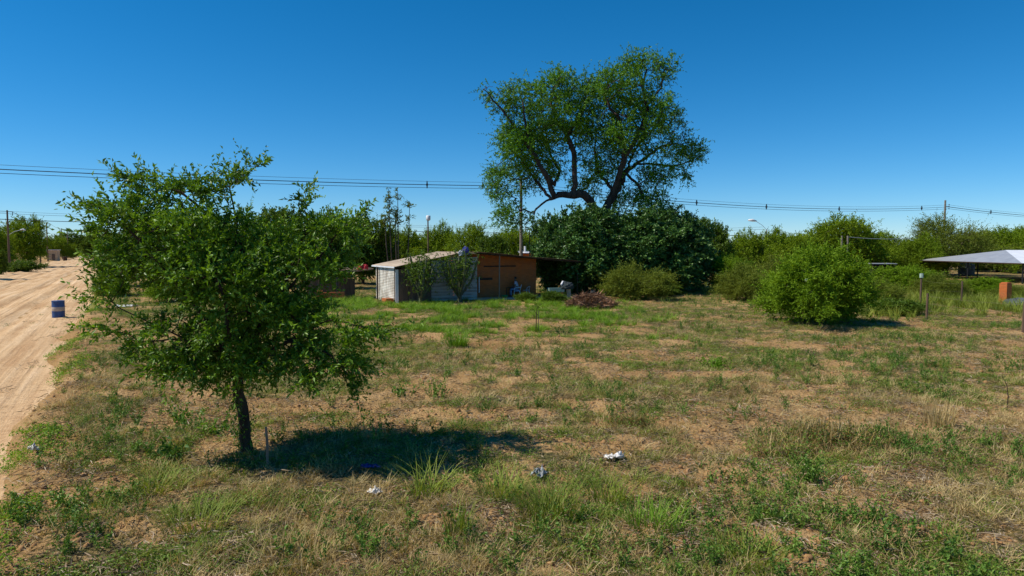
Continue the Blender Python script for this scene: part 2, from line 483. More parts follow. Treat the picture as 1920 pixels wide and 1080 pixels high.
# ------------------------------------------------------------------ ground and road
def build_ground():
    nr, nc = 430, 470
    ys = np.concatenate([[-40, -20, -8, 0.0, 2.5], np.geomspace(4.2, 400, nr), [600, 1000, 2000, 4500]])
    ts = np.sinh(np.linspace(-2.2, 2.2, nc)) / math.sinh(2.2) * 1.55
    Y, T = np.meshgrid(ys, ts, indexing='ij')
    W = np.where(Y > 6, Y, 6 + (6 - Y) * .6)
    X = T * W
    Z = ground_z(X.ravel(), Y.ravel()); x = X.ravel(); y = Y.ravel()
    Z = np.where(y > 420, -0.1, Z)
    V = np.stack([x, y, Z], 1)
    nR, nC = Y.shape
    i = np.arange(nR * nC).reshape(nR, nC)
    F = np.stack([i[:-1, :-1].ravel(), i[:-1, 1:].ravel(), i[1:, 1:].ravel(), i[1:, :-1].ravel()], 1)
    me = np_mesh('ground', V, F, M['ground'], True, {'bare': f_bare(x, y), 'dry': f_dry(x, y)})
    props(link('ground', me), kind='structure')

def f_dry(x, y):
    n = fbm(x * .28 + 40, y * .28, 55, 4)
    z = .50 + 1.6 * (n - .5)
    z = z + .38 * sstep(0.5, 4.5, x - .12 * y) * sstep(24, 10, y)
    z = z - .45 * sstep(24, 31, y) * sstep(50, 44, y) * sstep(7, 2, x)
    z = z - .30 * sstep(-1.5, -4.5, x) * sstep(18, 12, y)
    z = z - .25 * sstep(18, 28, y)
    return np.clip(z, 0, 1)

def road_h(s, d):
    z = -ROAD_DROP + .10 * (fbm(s * .06, d * .25, 61, 3) - .5)
    z = z + .07 * (fbm(s * .05, d * 1.6, 62, 3) - .5) + .05 * (fbm(s * 1.2, d * 1.2, 63, 3) - .5)
    for dc, w, a in ((3.4, .3, -.09), (4.1, .18, .05), (5.2, .3, -.09), (6.0, .2, .06), (8.6, .35, -.09), (9.4, .2, .05), (10.3, .35, -.09), (12.6, .35, .14)):
        z = z + a * np.exp(-((d - dc - .5 * (fbm(s * .05, s * 0, 64, 2) - .5)) / w) ** 2)
    return z

def build_road():
    ss = np.concatenate([-np.geomspace(14, 1.5, 14)[:], [0], np.geomspace(1.2, 520, 360)]); ds = np.concatenate([np.linspace(-1.6, 6, 56), np.linspace(6.2, 19, 50)])
    S, Dm = np.meshgrid(ss, ds, indexing='ij'); s = S.ravel(); d = Dm.ravel()
    x = R0[0] + RD[0] * s + RN[0] * d; y = RD[1] * s + RN[1] * d
    V = np.stack([x, y, road_h(s, d)], 1)
    i = np.arange(S.size).reshape(S.shape)
    F = np.stack([i[:-1, :-1].ravel(), i[:-1, 1:].ravel(), i[1:, 1:].ravel(), i[1:, :-1].ravel()], 1)[:, ::-1]
    me = np_mesh('road', V, F, M['road'], True, uv=np.stack([s, d], 1))
    props(link('road', me), kind='structure')

build_ground()
build_road()

def on_road(px, py):
    p = gp(px, py, -ROAD_DROP)
    s, d = road_sd(p.x, p.y)
    return Vector((p.x, p.y, float(road_h(np.array([s]), np.array([d]))[0])))

# ------------------------------------------------------------------ foliage machinery
def unit(a):
    return a / np.maximum(np.linalg.norm(a, axis=1, keepdims=True), 1e-9)

def leaves(P, Dv, L, W, fold=.25, r=None, up=.5):
    """rhombic folded leaves; returns V,F,tint"""
    r = r or rng
    n = len(P); Dv = unit(Dv)
    Nn = unit(r.normal(size=(n, 3)) * .7 + np.array([0, 0, up]))
    S = unit(np.cross(Dv, Nn)); Nn = np.cross(S, Dv)
    L = np.broadcast_to(L, n)[:, None]; W = np.broadcast_to(W, n)[:, None]
    b = P; t = P + Dv * L - Nn * L * .12
    m = P + Dv * L * .45
    l = m + S * W * .5 + Nn * W * fold; q = m - S * W * .5 + Nn * W * fold
    V = np.stack([b, l, t, q], 1).reshape(-1, 3)
    k = np.arange(n)[:, None] * 4
    F = np.concatenate([k + np.array([0, 2, 1]), k + np.array([0, 3, 2])], 1).reshape(-1, 3)
    return V, F, np.repeat(r.random(n), 4)

def shoots(B, Dv, length, n_leaf, L, W, r, droop=.15, spread=.9, stem=.004):
    """leafy shoots: leaves set along short stems"""
    n = len(B); Dv = unit(Dv)
    length = np.broadcast_to(length, n)
    t = (np.arange(n_leaf) + .5) / n_leaf
    T = np.clip(t[None, :] + r.normal(size=(n, n_leaf)) * .04, 0.02, 1)
    ln = length[:, None, None]
    bend = r.normal(size=(n, 1, 3)) * .22 + np.array([0, 0, -droop])
    P = B[:, None, :] + Dv[:, None, :] * ln * T[..., None] + bend * ln * (T[..., None] ** 2)
    rnd = unit(r.normal(size=(n * n_leaf, 3))).reshape(n, n_leaf, 3)
    D2 = Dv[:, None, :] * .75 + rnd * spread
    l = L * (0.65 + .7 * r.random(n * n_leaf))
    V, F, ti = leaves(P.reshape(-1, 3), D2.reshape(-1, 3), l, l * W / L, r=r)
    ti = np.clip(ti * .7 + np.repeat(np.repeat(r.random(n), n_leaf), 4) * .3, 0, 1)
    if stem:
        tip = B + Dv * length[:, None] + bend[:, 0] * length[:, None]
        mid = B + Dv * length[:, None] * .5 + bend[:, 0] * length[:, None] * .25
        sd_ = unit(np.cross(Dv, r.normal(size=(n, 3)))) * stem
        SV = np.stack([B - sd_, B + sd_, mid + sd_ * .7, mid - sd_ * .7, tip], 1).reshape(-1, 3)
        k = np.arange(n)[:, None] * 5
        SF = np.concatenate([k + np.array([0, 1, 2]), k + np.array([0, 2, 3]), k + np.array([3, 2, 4])], 1).reshape(-1, 3)
        return (V, F, ti), (SV, SF)
    return (V, F, ti), None

def join_vf(parts):
    V = []; F = []; T = []; n = 0
    for p in parts:
        V.append(p[0]); F.append(p[1] + n); n += len(p[0])
        T.append(p[2] if len(p) > 2 else np.zeros(len(p[0])))
    return np.concatenate(V), np.concatenate(F), np.concatenate(T)

def grow(chains, blobs, n_pts, step, kill, infl, r, it=200, rp=2.0, jit=.18):
    """space colonisation. chains: list of polylines (first point already lies on an earlier chain)"""
    pos = []; par = []
    for ch in chains:
        ch = [np.array(c, float) for c in ch]
        if not pos: start = -1
        else:
            dd = np.linalg.norm(np.array(pos) - ch[0], axis=1); start = int(np.argmin(dd))
        prev = start
        if start == -1:
            pos.append(ch[0]); par.append(-1); prev = 0
        for a, b in zip(ch[:-1], ch[1:]):
            k = max(1, int(round(np.linalg.norm(b - a) / step)))
            for j in range(1, k + 1):
                p = a + (b - a) * j / k
                w = r.normal(size=3) * step * .12
                pos.append(p + (w if j < k else 0)); par.append(prev); prev = len(pos) - 1
    vol = np.array([b[3] * b[4] * b[5] for b in blobs]) ** .8
    idx = r.choice(len(blobs), n_pts, p=vol / vol.sum())
    B = np.array([b[:6] for b in blobs])[idx]
    u = unit(r.normal(size=(n_pts, 3))) * (r.random((n_pts, 1)) ** (1 / rp))
    A = B[:, :3] + u * B[:, 3:]
    P = np.array(pos)
    best = np.full(len(A), 1e9); bi = np.zeros(len(A), int)
    def upd(i0):
        Q = np.array(pos[i0:])
        for s in range(0, len(Q), 256):
            d = np.linalg.norm(A[:, None] - Q[None, s:s + 256], axis=2)
            m = d.argmin(1); dm = d[np.arange(len(A)), m]
            up = dm < best
            best[up] = dm[up]; bi[up] = m[up] + i0 + s
    upd(0)
    for _ in range(it):
        act = (best < infl) & (best > kill)
        if not act.any(): break
        ids = bi[act]; v = unit(A[act] - np.array(pos)[ids])
        un, inv = np.unique(ids, return_inverse=True)
        acc = np.zeros((len(un), 3)); np.add.at(acc, inv, v)
        acc = unit(acc + r.normal(size=acc.shape) * jit * np.linalg.norm(acc, axis=1, keepdims=True))
        i0 = len(pos)
        PP = np.array(pos)
        for u_, d_ in zip(un, acc):
            pos.append(PP[u_] + d_ * step); par.append(int(u_))
        keep = best > kill
        A = A[keep]; best = best[keep]; bi = bi[keep]
        if not len(A): break
        upd(i0)
    return np.array(pos), np.array(par)

def skeleton(pos, par, r_tip, r_base):
    n = len(pos); kids = [[] for _ in range(n)]
    for i, p in enumerate(par):
        if p >= 0: kids[p].append(i)
    order = []; st = [0]
    while st:
        i = st.pop(); order.append(i); st += kids[i]
    tips = np.zeros(n)
    for i in reversed(order):
        tips[i] = sum(tips[k] for k in kids[i]) if kids[i] else 1
    e = math.log(max(tips[0], 2)) / math.log(r_base / r_tip)
    rad = r_tip * tips ** (1 / e)
    return kids, order, tips, rad

def tubes(pos, par, kids, rad, n_big=9, n_small=4, r_min=0.0, flare=None):
    V = []; F = []; nv = 0
    starts = [(0, -1)]
    while starts:
        i, p = starts.pop()
        ch = [p, i] if p >= 0 else [i]
        while True:
            ks = kids[ch[-1]]
            if not ks: break
            ks = sorted(ks, key=lambda k: -rad[k])
            for k in ks[1:]:
                if rad[k] >= r_min: starts.append((k, ch[-1]))
            if rad[ks[0]] < r_min: break
            ch.append(ks[0])
        if len(ch) < 2: continue
        pts = pos[ch]; rr = rad[ch].copy()
        if p >= 0: rr[0] = min(rr[0], rr[1] * 1.25)
        if flare and p < 0:
            h = pts[:, 2] - pts[0, 2]; rr = rr * (1 + flare * np.exp(-h / (rr[0] * 1.6)))
        m = n_big if rr[min(1, len(rr) - 1)] > .05 else n_small
        t = np.gradient(pts, axis=0); t = unit(t)
        ref = np.array([1., 0, 0]) if abs(t[0, 0]) < .8 else np.array([0, 1., 0])
        ang = np.linspace(0, 2 * np.pi, m, endpoint=False)
        R_ = []
        for j in range(len(pts)):
            a = ref - t[j] * ref.dot(t[j]); a /= max(np.linalg.norm(a), 1e-6); b = np.cross(t[j], a); ref = a
            R_.append(pts[j] + rr[j] * (np.cos(ang)[:, None] * a + np.sin(ang)[:, None] * b))
        V.append(np.concatenate(R_))
        q = np.arange(m); q2 = (q + 1) % m
        for j in range(len(pts) - 1):
            o = nv + j * m
            F.append(np.stack([o + q, o + q2, o + m + q2, o + m + q], 1))
        nv += len(pts) * m
    return np.concatenate(V), np.concatenate(F)

def tree_meshes(name, chains, blobs, n_pts, step, kill, infl, r_tip, r_base, leaf_fn, wood, leafm, r, thr=None, flare=.5, jit=.18, r_min=0.0):
    pos, par = grow(chains, blobs, n_pts, step, kill, infl, r, jit=jit)
    kids, order, tips, rad = skeleton(pos, par, r_tip, r_base)
    V, F = tubes(pos, par, kids, rad, flare=flare, r_min=r_min)
    mt = np_mesh(name + '_trunk', V, F, wood, True)
    thr = thr or r_tip * 2.6
    sel = np.where((rad < thr) & (par >= 0))[0]
    dirs = unit(pos[sel] - pos[par[sel]])
    V, F, T = leaf_fn(pos[sel], dirs, tips[sel] <= 1.5, r)
    mc = np_mesh(name + '_crown', V, F, leafm, False, {'tint': T})
    return mt, mc

def make_tree(kind, mt, mc, loc, label, cat='tree', group=None, rz=0, sc=(1, 1, 1)):
    t = empty(kind, loc, rz); t.scale = sc
    props(t, label, cat, group)
    link('trunk', mt, t); link('crown', mc, t)
    return t

def px_chain(pts, Y, base):
    """polyline of (px, py, depth offset) in metres relative to base"""
    return [np.array(at(p[0], p[1], Y + (p[2] if len(p) > 2 else 0))) - np.array(base) for p in pts]

def px_blobs(bl, Y, base, depth):
    out = []
    for b in bl:
        dz = b[4] if len(b) > 4 else 0
        c = np.array(at(b[0], b[1], Y + dz)) - np.array(base)
        k = Y / FPX
        out.append((c[0], c[1], c[2], b[2] * k, (b[5] if len(b) > 5 else depth), b[3] * k))
    return out

# ------------------------------------------------------------------ foreground tree
def near_tree():
    r = np.random.default_rng(11)
    base = on_ground(463, 846); Y = base.y
    base.z -= .05
    tr = [(463, 852), (458, 790), (447, 725, .05), (455, 680, .1), (470, 640, .1)]
    ch = [tr,
          [(447, 725), (420, 660, -.2), (380, 590, -.5), (320, 520, -.7), (250, 440, -.6), (195, 395, -.5), (165, 381, -.5)],
          [(420, 660, -.2), (350, 640, -.9), (270, 640, -1.1), (225, 622, -1.0), (180, 614, -1.0)],
          [(470, 640, .1), (465, 560, .2), (455, 470, .3), (440, 400, .2), (430, 350, .1), (462, 312, .0), (490, 312, 0)],
          [(455, 470, .3), (400, 410, .1), (340, 360, 0), (265, 335, 0), (235, 335, 0)],
          [(470, 640, .1), (520, 560, .4), (560, 480, .6), (575, 410, .5), (572, 360, .4)],
          [(520, 560, .4), (600, 480, .3), (640, 430, .2), (680, 395, .1)],
          [(455, 680, .1), (540, 640, -.5), (620, 600, -.8), (680, 612, -.8), (722, 622, -.7)],
          [(540, 640, -.5), (610, 660, -.9), (645, 690, -1.0), (657, 728, -1.0)],
          [(470, 640, .1), (500, 600, 1.0), (540, 540, 1.1), (600, 520, 1.3)],
          [(465, 560, .2), (420, 520, 1.1), (360, 480, 1.1), (300, 500, 1.3)],
          [(455, 680, .1), (430, 620, -.9), (420, 560, -1.1), (400, 500, -1.2)],
          [(447, 725), (400, 690, -.5), (330, 690, -.8), (285, 690, -.9)],
          [(350, 640, -.9), (250, 590, -1.1), (210, 566, -1.0), (170, 556, -.9)]]
    ch = [[(q[0], q[1], .75 * (q[2] if len(q) > 2 else 0)) for q in c] for c in ch]
    chains = [px_chain(c, Y, base) for c in ch]
    bl = [(190, 395, 40, 14, -.4, .5), (240, 402, 52, 28, -.4, .8), (200, 440, 36, 20, -.4, .6), (245, 345, 28, 14, 0, .4), (322, 360, 48, 22, 0, .7), (300, 428, 56, 36, -.2, .9),
          (400, 362, 42, 24, 0, .7), (448, 338, 26, 18, 0, .5), (385, 435, 66, 44, -.2, 1.2), (455, 430, 46, 44, .4, 1.0), (425, 515, 84, 50, 0, 1.6),
          (560, 420, 26, 28, .4, .6), (572, 375, 12, 18, .4, .3), (618, 435, 42, 24, .2, .8), (652, 450, 26, 28, .1, .6), (545, 480, 54, 36, .3, 1.1), (600, 500, 48, 28, .2, .9),
          (235, 478, 40, 24, -.5, .7), (290, 515, 50, 26, -.3, .9), (352, 602, 42, 26, -.5, .9),
          (300, 662, 44, 20, -.8, .6), (385, 660, 62, 32, -.4, 1.2), (455, 615, 74, 40, 0, 1.6), (535, 580, 56, 36, 0, 1.2), (570, 596, 40, 24, -.4, .9),
          (672, 630, 36, 18, -.8, .6), (640, 680, 44, 20, -.9, .7), (565, 655, 62, 26, -.5, 1.1), (655, 718, 14, 18, -1.0, .3),
          (430, 545, 90, 50, -1.1, .5), (440, 520, 90, 50, 1.1, .5), (540, 520, 60, 40, 1.0, .5), (350, 485, 60, 40, -.9, .5), (350, 500, 60, 40, .9, .5),
          (345, 692, 48, 16, -.8, .6), (425, 688, 58, 18, -.9, .8), (515, 690, 56, 16, -.9, .8), (600, 702, 48, 16, -.9, .6), (650, 735, 16, 14, -1.0, .3), (470, 660, 70, 26, .8, .8), (275, 648, 36, 14, -.6, .5)]
    bl = [(b[0], b[1], b[2], b[3], b[4] * .75, b[5] * .88) for b in bl]
    blobs = px_blobs(bl, Y, base, 1.5)
    def lf(P, D, tip, r):
        gapn = vnoise(P[:, 0] * 2.1 + 3 * P[:, 1], P[:, 2] * 2.1, 7)
        keep = ((r.random(len(P)) < .74) | tip) & (gapn > .20)
        P = P[keep]; D = D[keep]; tip = tip[keep]
        c = np.array([-.35, 0, 2.9])
        out = unit(P - c)
        k = 4
        PP = np.repeat(P, k, 0); DD = np.repeat(D, k, 0) * .55 + np.repeat(out, k, 0) * .55 + r.normal(size=(len(PP), 3)) * .6 + np.array([0, 0, .22])
        ln = .16 + .28 * r.random(len(PP)) ** 1.5
        a, s = shoots(PP, DD, ln, 12, .078, .034, r, droop=.1, spread=.85, stem=.004)
        # long spiky shoots at the rim
        T = P[tip]; O = out[tip]
        sel = r.random(len(T)) < .32
        a2, s2 = shoots(T[sel], O[sel] * .8 + D[tip][sel] * .5 + np.array([0, 0, .3]) + r.normal(size=(sel.sum(), 3)) * .3, .35 + .3 * r.random(sel.sum()), 22, .076, .032, r, droop=.05, spread=.7, stem=.005)
        a2 = (a2[0], a2[1], np.clip(a2[2] + .3, 0, 1))
        # climbers on the trunk and hanging sprays
        q = np.linspace(.15, 1.2, 60)
        tp = np.stack([np.interp(q, [0, .5, 1.15], [0, -.04, -.14]), 0 * q, q], 1) + r.normal(size=(60, 3)) * [.09, .09, .03]
        a3, s3 = shoots(tp, r.normal(size=(60, 3)) + [-.25, -.2, -.2], .18 + .2 * r.random(60), 9, .05, .028, r, droop=.5, spread=1.0, stem=.003)
        return join_vf([a, a2, a3, s + (np.full(len(s[0]), .05),), s2 + (np.full(len(s2[0]), .05),), s3 + (np.full(len(s3[0]), .05),)])
    mt, mc = tree_meshes('near_tree', chains, blobs, 2200, .13, .165, .8, .0055, .092, lf, M['bark'], M['leaf_near'], r, thr=.014, flare=.3, jit=.25)
    make_tree('thorn_tree', mt, mc, base, 'wide leafy green tree with a short dark trunk in the left foreground')
near_tree()

# ------------------------------------------------------------------ tall tree behind the house
def tall_tree():
    r = np.random.default_rng(5)
    Y = 57.0
    base = at(1135, 535, Y); base.z = gz(base.x, base.y) - .1
    ch = [[(1135, 540), (1136, 470), (1130, 420), (1138, 388)],
          [(1138, 388), (1150, 360, 0), (1160, 333, -.5), (1170, 297, -1), (1172, 267, -1.2), (1160, 220, -1.6), (1143, 203, -2), (1130, 170, -2)],
          [(1130, 420), (1112, 388, -.3), (1100, 370, -.6), (1087, 363, -.8), (1066, 366, -1), (1047, 365, -1.2), (1033, 373, -1.3), (1010, 388, -1.5), (1000, 400, -1.6), (983, 393, -1.7), (960, 400, -1.8)],
          [(1078, 364, -.9), (1077, 330, -.7), (1077, 293, -.5), (1063, 253, -.2), (1047, 233, 0), (1033, 197, .3), (1040, 160, .5)],
          [(1063, 253, -.2), (1085, 225, .5), (1100, 190, 1)],
          [(1037, 364, -1.2), (1023, 327, -1.8), (993, 277, -2.3), (970, 243, -2.6), (943, 207, -2.8), (910, 170, -3)],
          [(1023, 327, -1.8), (1040, 347, -1), (1050, 320, 1), (1033, 293, 2), (1025, 253, 2.6), (1000, 205, 3)],
          [(1033, 373, -1.3), (1003, 337, 1), (980, 300, 2), (950, 280, 2.5)],
          [(993, 277, -2.3), (985, 230, -3), (980, 190, -3.5)],
          [(1138, 388), (1160, 355, .6), (1173, 323, 1), (1193, 307, 1.4), (1220, 307, 1.8), (1260, 312, 2), (1300, 300, 2.2)],
          [(1170, 297, -1), (1203, 240, -1), (1213, 197, -.8), (1203, 160, -.5), (1213, 130, 0), (1200, 110, 0)],
          [(1213, 197, -.8), (1240, 165, -1.5), (1245, 130, -1.6)],
          [(1193, 307, 1.4), (1243, 273, 2.4), (1293, 267, 3), (1318, 275, 3)],
          [(1173, 323, 1), (1190, 280, 3), (1215, 240, 4), (1240, 220, 4.5)],
          [(1150, 360), (1120, 320, 2.5), (1115, 280, 3.5), (1120, 230, 4)],
          [(1180, 328, 1), (1197, 347, .5), (1207, 367, .2), (1230, 375, 0)],
          [(1010, 388, -1.5), (985, 420, -2), (950, 415, -2.2)]]
    chains = [px_chain(c, Y, base) for c in ch]
    bl = [(925, 183, 36, 26, -3, 2.2), (985, 190, 46, 36, -2, 3.2), (1042, 165, 40, 36, .3, 3), (1015, 240, 52, 36, 0, 4), (965, 265, 42, 40, -1, 3.4), (940, 320, 28, 28, 0, 2.5),
          (935, 345, 25, 25, -1, 2.2), (955, 400, 38, 22, -2, 2), (1100, 180, 42, 38, 1, 3.2), (1150, 165, 50, 36, -1, 3.6), (1195, 125, 36, 26, 0, 2.6), (1238, 135, 25, 34, -1, 2.2), (1195, 205, 66, 46, 0, 4.2),
          (1250, 235, 36, 40, 2, 3), (1175, 262, 72, 30, 0, 4.4), (1270, 275, 44, 28, 2, 2.6), (1305, 290, 22, 28, 2.4, 1.8), (1225, 330, 40, 24, 1, 2.4), (1225, 375, 30, 26, 0, 2), (1105, 240, 48, 34, 1, 3.4),
          (1125, 310, 40, 36, 2, 3), (1025, 300, 40, 40, 1, 3), (1065, 205, 40, 36, 0, 3), (985, 330, 34, 34, 1, 2.4), (1290, 330, 20, 14, 2, 1.2), (1105, 345, 36, 24, 2, 2), (1165, 372, 40, 20, 2, 2), (1205, 360, 34, 22, 1, 2), (1240, 400, 26, 20, 0, 1.6)]
    blobs = px_blobs(bl, Y, base, 3)
    def lf(P, D, tip, r):
        c = np.array([0, 0, 11.])
        g = vnoise(P[:, 0] * .55 + P[:, 1] * .8, P[:, 2] * .55, 17)
        P = P[g > .36]; D = D[g > .36]
        out = unit(P - c)
        k = 5
        PP = np.repeat(P, k, 0) + r.normal(size=(len(P) * k, 3)) * .22
        DD = np.repeat(D, k, 0) * .5 + np.repeat(out, k, 0) * .4 + r.normal(size=(len(PP), 3)) * .7 + np.array([0, 0, .1])
        a, s = shoots(PP, DD, .4 + .6 * r.random(len(PP)), 11, .17, .08, r, droop=.2, spread=.9, stem=.012)
        return join_vf([a, s + (np.full(len(s[0]), .0),)])
    mt, mc = tree_meshes('tall_tree', chains, blobs, 3000, .4, .49, 2.7, .018, .5, lf, M['bark_dark'], M['leaf_big'], r, thr=.05, flare=.3, jit=.3)
    make_tree('tall_tree', mt, mc, base, 'tallest tree in view with forked dark limbs rising behind the brick house')
tall_tree()

# ------------------------------------------------------------------ shrub and tree kinds (built once, then copied)
def dome_blobs(r, w, h, lo, n, flat=1.0):
    out = []; p1, p2 = r.random(2) * 6.28
    for i in range(n):
        a = r.random() * 6.283; lob = 1 + .20 * math.sin(2 * a + p1) + .18 * math.sin(3 * a + p2); q = math.sqrt(r.random()) * .74
        x = math.cos(a) * q * lob * w / 2; y = math.sin(a) * q * lob * w / 2
        top = h * (1 - .62 * q ** 2 / .74 ** 2 * .74) * (.58 + .42 * r.random()) * (1 - .25 * (1 - lob) * q)
        rz = h * (.09 + .10 * r.random()) * flat; rx = w * (.08 + .11 * r.random())
        z = top - rz
        out.append((x, y, z, rx, rx, rz))
        if z - rz > lo + .25 * h and r.random() < .6:
            out.append((x * 1.12, y * 1.12, lo + (z - lo) * (.3 + .4 * r.random()), rx * .9, rx * .9, rz))
    return out

def kind_tree(name, seed, w, h, lo, n_bl, n_pts, r_base, leafm, L, W, k, nl, slen, trunk_h, nstem=3, wood=None, spread=.8, droop=.1, upk=.25, step=None):
    r = np.random.default_rng(seed)
    blobs = dome_blobs(r, w, h, lo, n_bl)
    tr = [np.array([0, 0, -.1]), np.array([.05 * w * (r.random() - .5), 0, trunk_h * .6]), np.array([.06 * w * (r.random() - .5), .03, trunk_h])]
    chains = [tr]
    for i in range(nstem + 1):
        a = 6.283 * (i + r.random() * .5) / (nstem + 1)
        e = np.array([math.cos(a) * w * .25, math.sin(a) * w * .25, lo + (h - lo) * (.45 + .2 * r.random())])
        s = tr[1 + (i % 2)]
        chains.append([s, s * .55 + e * .45 + np.array([0, 0, .04 * h]), e])
    step = step or h * .05
    def lf(P, D, tip, r):
        c = np.array([0, 0, lo + (h - lo) * .35])
        out = unit(P - c)
        PP = np.repeat(P, k, 0) + r.normal(size=(len(P) * k, 3)) * step * .5
        DD = np.repeat(D, k, 0) * .4 + np.repeat(out, k, 0) * .6 + r.normal(size=(len(PP), 3)) * .55 + np.array([0, 0, upk])
        a, s = shoots(PP, DD, slen * (.5 + r.random(len(PP))), nl, L, W, r, droop=droop, spread=spread, stem=L * .05)
        T = P[tip]; q = r.random(len(T)) < .45
        a2, s2 = shoots(T[q], D[tip][q] * .5 + out[tip][q] * .6 + r.normal(size=(q.sum(), 3)) * .4 + np.array([0, 0, .5 + upk]), slen * (1.2 + 1.3 * r.random(q.sum())), nl + 3, L * .9, W * .9, r, droop=.2, spread=spread, stem=L * .06)
        return join_vf([a, s + (np.full(len(s[0]), .05),), a2, s2 + (np.full(len(s2[0]), .05),)])
    mt, mc = tree_meshes(name, chains, blobs, n_pts, step, step * 1.15, h * .6, .006 * h / 4, r_base, lf, wood or M['bark_grey'], leafm, r, thr=.05 * h / 4, flare=.3, jit=.3)
    co = np.empty(len(mc.vertices) * 3, np.float32); mc.vertices.foreach_get('co', co); co = co.reshape(-1, 3)
    return (mt, mc), (np.percentile(co[:, 0], 99) - np.percentile(co[:, 0], 1), np.percentile(co[:, 2], 99.7))

KT = {}
KT['acacia_a'] = kind_tree('acacia_a', 31, 9, 7, .3, 34, 1500, .18, M['leaf_acacia'], .26, .07, 4, 10, .6, 1.0, 4)
KT['acacia_b'] = kind_tree('acacia_b', 32, 10, 6.5, .3, 38, 1500, .18, M['leaf_acacia'], .26, .07, 4, 10, .6, .9, 4)
KT['acacia_c'] = kind_tree('acacia_c', 33, 7, 7, .3, 28, 1200, .17, M['leaf_acacia'], .24, .07, 4, 10, .55, 1.0, 4)
KT['mid_a'] = kind_tree('mid_a', 34, 8, 7.5, .4, 32, 1300, .18, M['leaf_mid'], .24, .115, 4, 10, .6, 1.2, 4)
KT['mid_b'] = kind_tree('mid_b', 35, 7, 6.5, .2, 28, 1200, .17, M['leaf_mid'], .24, .115, 4, 10, .6, .9, 4)
KT['olive'] = kind_tree('olive', 36, 10, 7.5, .4, 34, 1300, .18, M['leaf_olive'], .2, .06, 4, 8, .9, 1.2, 4, spread=.9)
KT['dark_a'] = kind_tree('dark_a', 37, 8, 8, .1, 38, 1500, .22, M['leaf_dark'], .20, .13, 5, 13, .6, 1.0, spread=1.0, droop=.35)
KT['dark_b'] = kind_tree('dark_b', 38, 7, 6.5, .1, 34, 1300, .2, M['leaf_dark'], .20, .13, 5, 13, .55, .8, spread=1.0, droop=.35)
KT['bush_a'] = kind_tree('bush_a', 39, 4.8, 3.7, .1, 40, 2000, .09, M['leaf_bush'], .12, .042, 4, 11, .45, .4, 6, step=.16)
KT['bush_b'] = kind_tree('bush_b', 40, 4.2, 2.8, .05, 30, 1300, .07, M['leaf_bush'], .13, .042, 4, 10, .45, .3, 6, step=.17)
KT['bush_c'] = kind_tree('bush_c', 41, 4, 2.6, .05, 26, 1000, .05, M['leaf_olive'], .11, .033, 4, 10, .5, .3, 7, step=.17)
KT['bush_d'] = kind_tree('bush_d', 42, 3, 2.2, .05, 22, 700, .045, M['leaf_mid'], .12, .06, 4, 9, .35, .25, 6, step=.15)

def place(kind, px, top, Y, wpx, label, cat='tree', group=None, base=None, name=None, rz=None, hmul=1.0):
    (mt, mc), (w, h) = KT[kind]
    p = at(px, 500, Y); z = gz(p.x, p.y) if Y < 300 else -.1
    H = top_z(top, Y) - z; Wd = wpx * Y / FPX
    sx = Wd / w * .98; sz = H / h * .98 * hmul
    nm = name or {'acacia': 'thorn_tree', 'mid': 'leafy_tree', 'olive': 'olive_green_tree', 'dark': 'broadleaf_tree', 'bush': 'bush'}[kind.split('_')[0]]
    return make_tree(nm, mt, mc, (p.x, p.y, z), label, cat, group, rz if rz is not None else random.random() * 6.28, (sx, sx, sz))

# trees and bushes across the far side of the plot, left to right
place('acacia_c', 45, 405, 140, 95, 'round green tree behind the first street pole on the far left')
place('acacia_a', -45, 400, 125, 120, 'green roadside tree cut off by the left edge of the photo')
place('mid_b', 2, 468, 100, 24, 'small dark green bush at the left edge beside the road', 'bush', name='bush')
place('acacia_a', 105, 442, 230, 60, 'hazy green tree behind the small tan building at the road end')
place('mid_a', 140, 436, 290, 60, 'far tree closing off the end of the sandy road')
place('mid_b', 178, 430, 250, 50, 'green tree at the far end of the road, just left of the near tree crown')
place('acacia_b', 170, 447, 330, 90, 'farthest low tree at the vanishing end of the road')
place('mid_b', 232, 432, 62, 92, 'dense green bush tree beside the road edge behind the left foreground tree')
place('bush_b', 212, 505, 50, 60, 'low green bush at the road edge just behind the left foreground tree', 'bush')
place('mid_a', 310, 400, 60, 120, 'leafy tree hidden behind the left half of the foreground tree crown')
place('acacia_a', 400, 405, 75, 160, 'thorn tree behind the middle of the foreground tree crown')
place('mid_a', 520, 388, 62, 130, 'rounded leafy tree behind the right half of the foreground tree crown')
place('mid_b', 615, 395, 58, 120, 'leafy tree between the foreground tree crown and the plank shack')
place('mid_a', 680, 410, 66, 110, 'leafy green tree standing behind the left end of the plank shack')
place('acacia_b', 640, 412, 110, 200, 'broad thorn tree far behind the plank shack lean-to')
place('acacia_a', 762, 428, 78, 110, 'thorn tree right behind the tan shack roof')
place('acacia_b', 820, 419, 95, 110, 'light green tree behind the lamp on the brown post')
place('acacia_c', 884, 418, 90, 80, 'light green round tree between the lamp post and the concrete power pole')
place('acacia_a', 960, 428, 84, 140, 'light green tree behind the brick house roof and the power pole')
place('mid_b', 925, 440, 74, 80, 'green tree low behind the left end of the brick house roof')
place('acacia_b', 1060, 410, 95, 150, 'thorn tree mostly hidden behind the dark broadleaf thicket')
place('dark_b', 1055, 398, 54, 120, 'dark broadleaf tree at the right end of the brick house', name='broadleaf_tree')
place('dark_a', 1125, 388, 53.5, 180, 'dark broadleaf tree wrapped around the foot of the tallest tree')
place('dark_a', 1212, 388, 54, 180, 'dark broadleaf tree in the middle right of the shady thicket', rz=2.0)
place('dark_b', 1280, 400, 55, 120, 'dark broadleaf tree at the right end of the shady thicket')
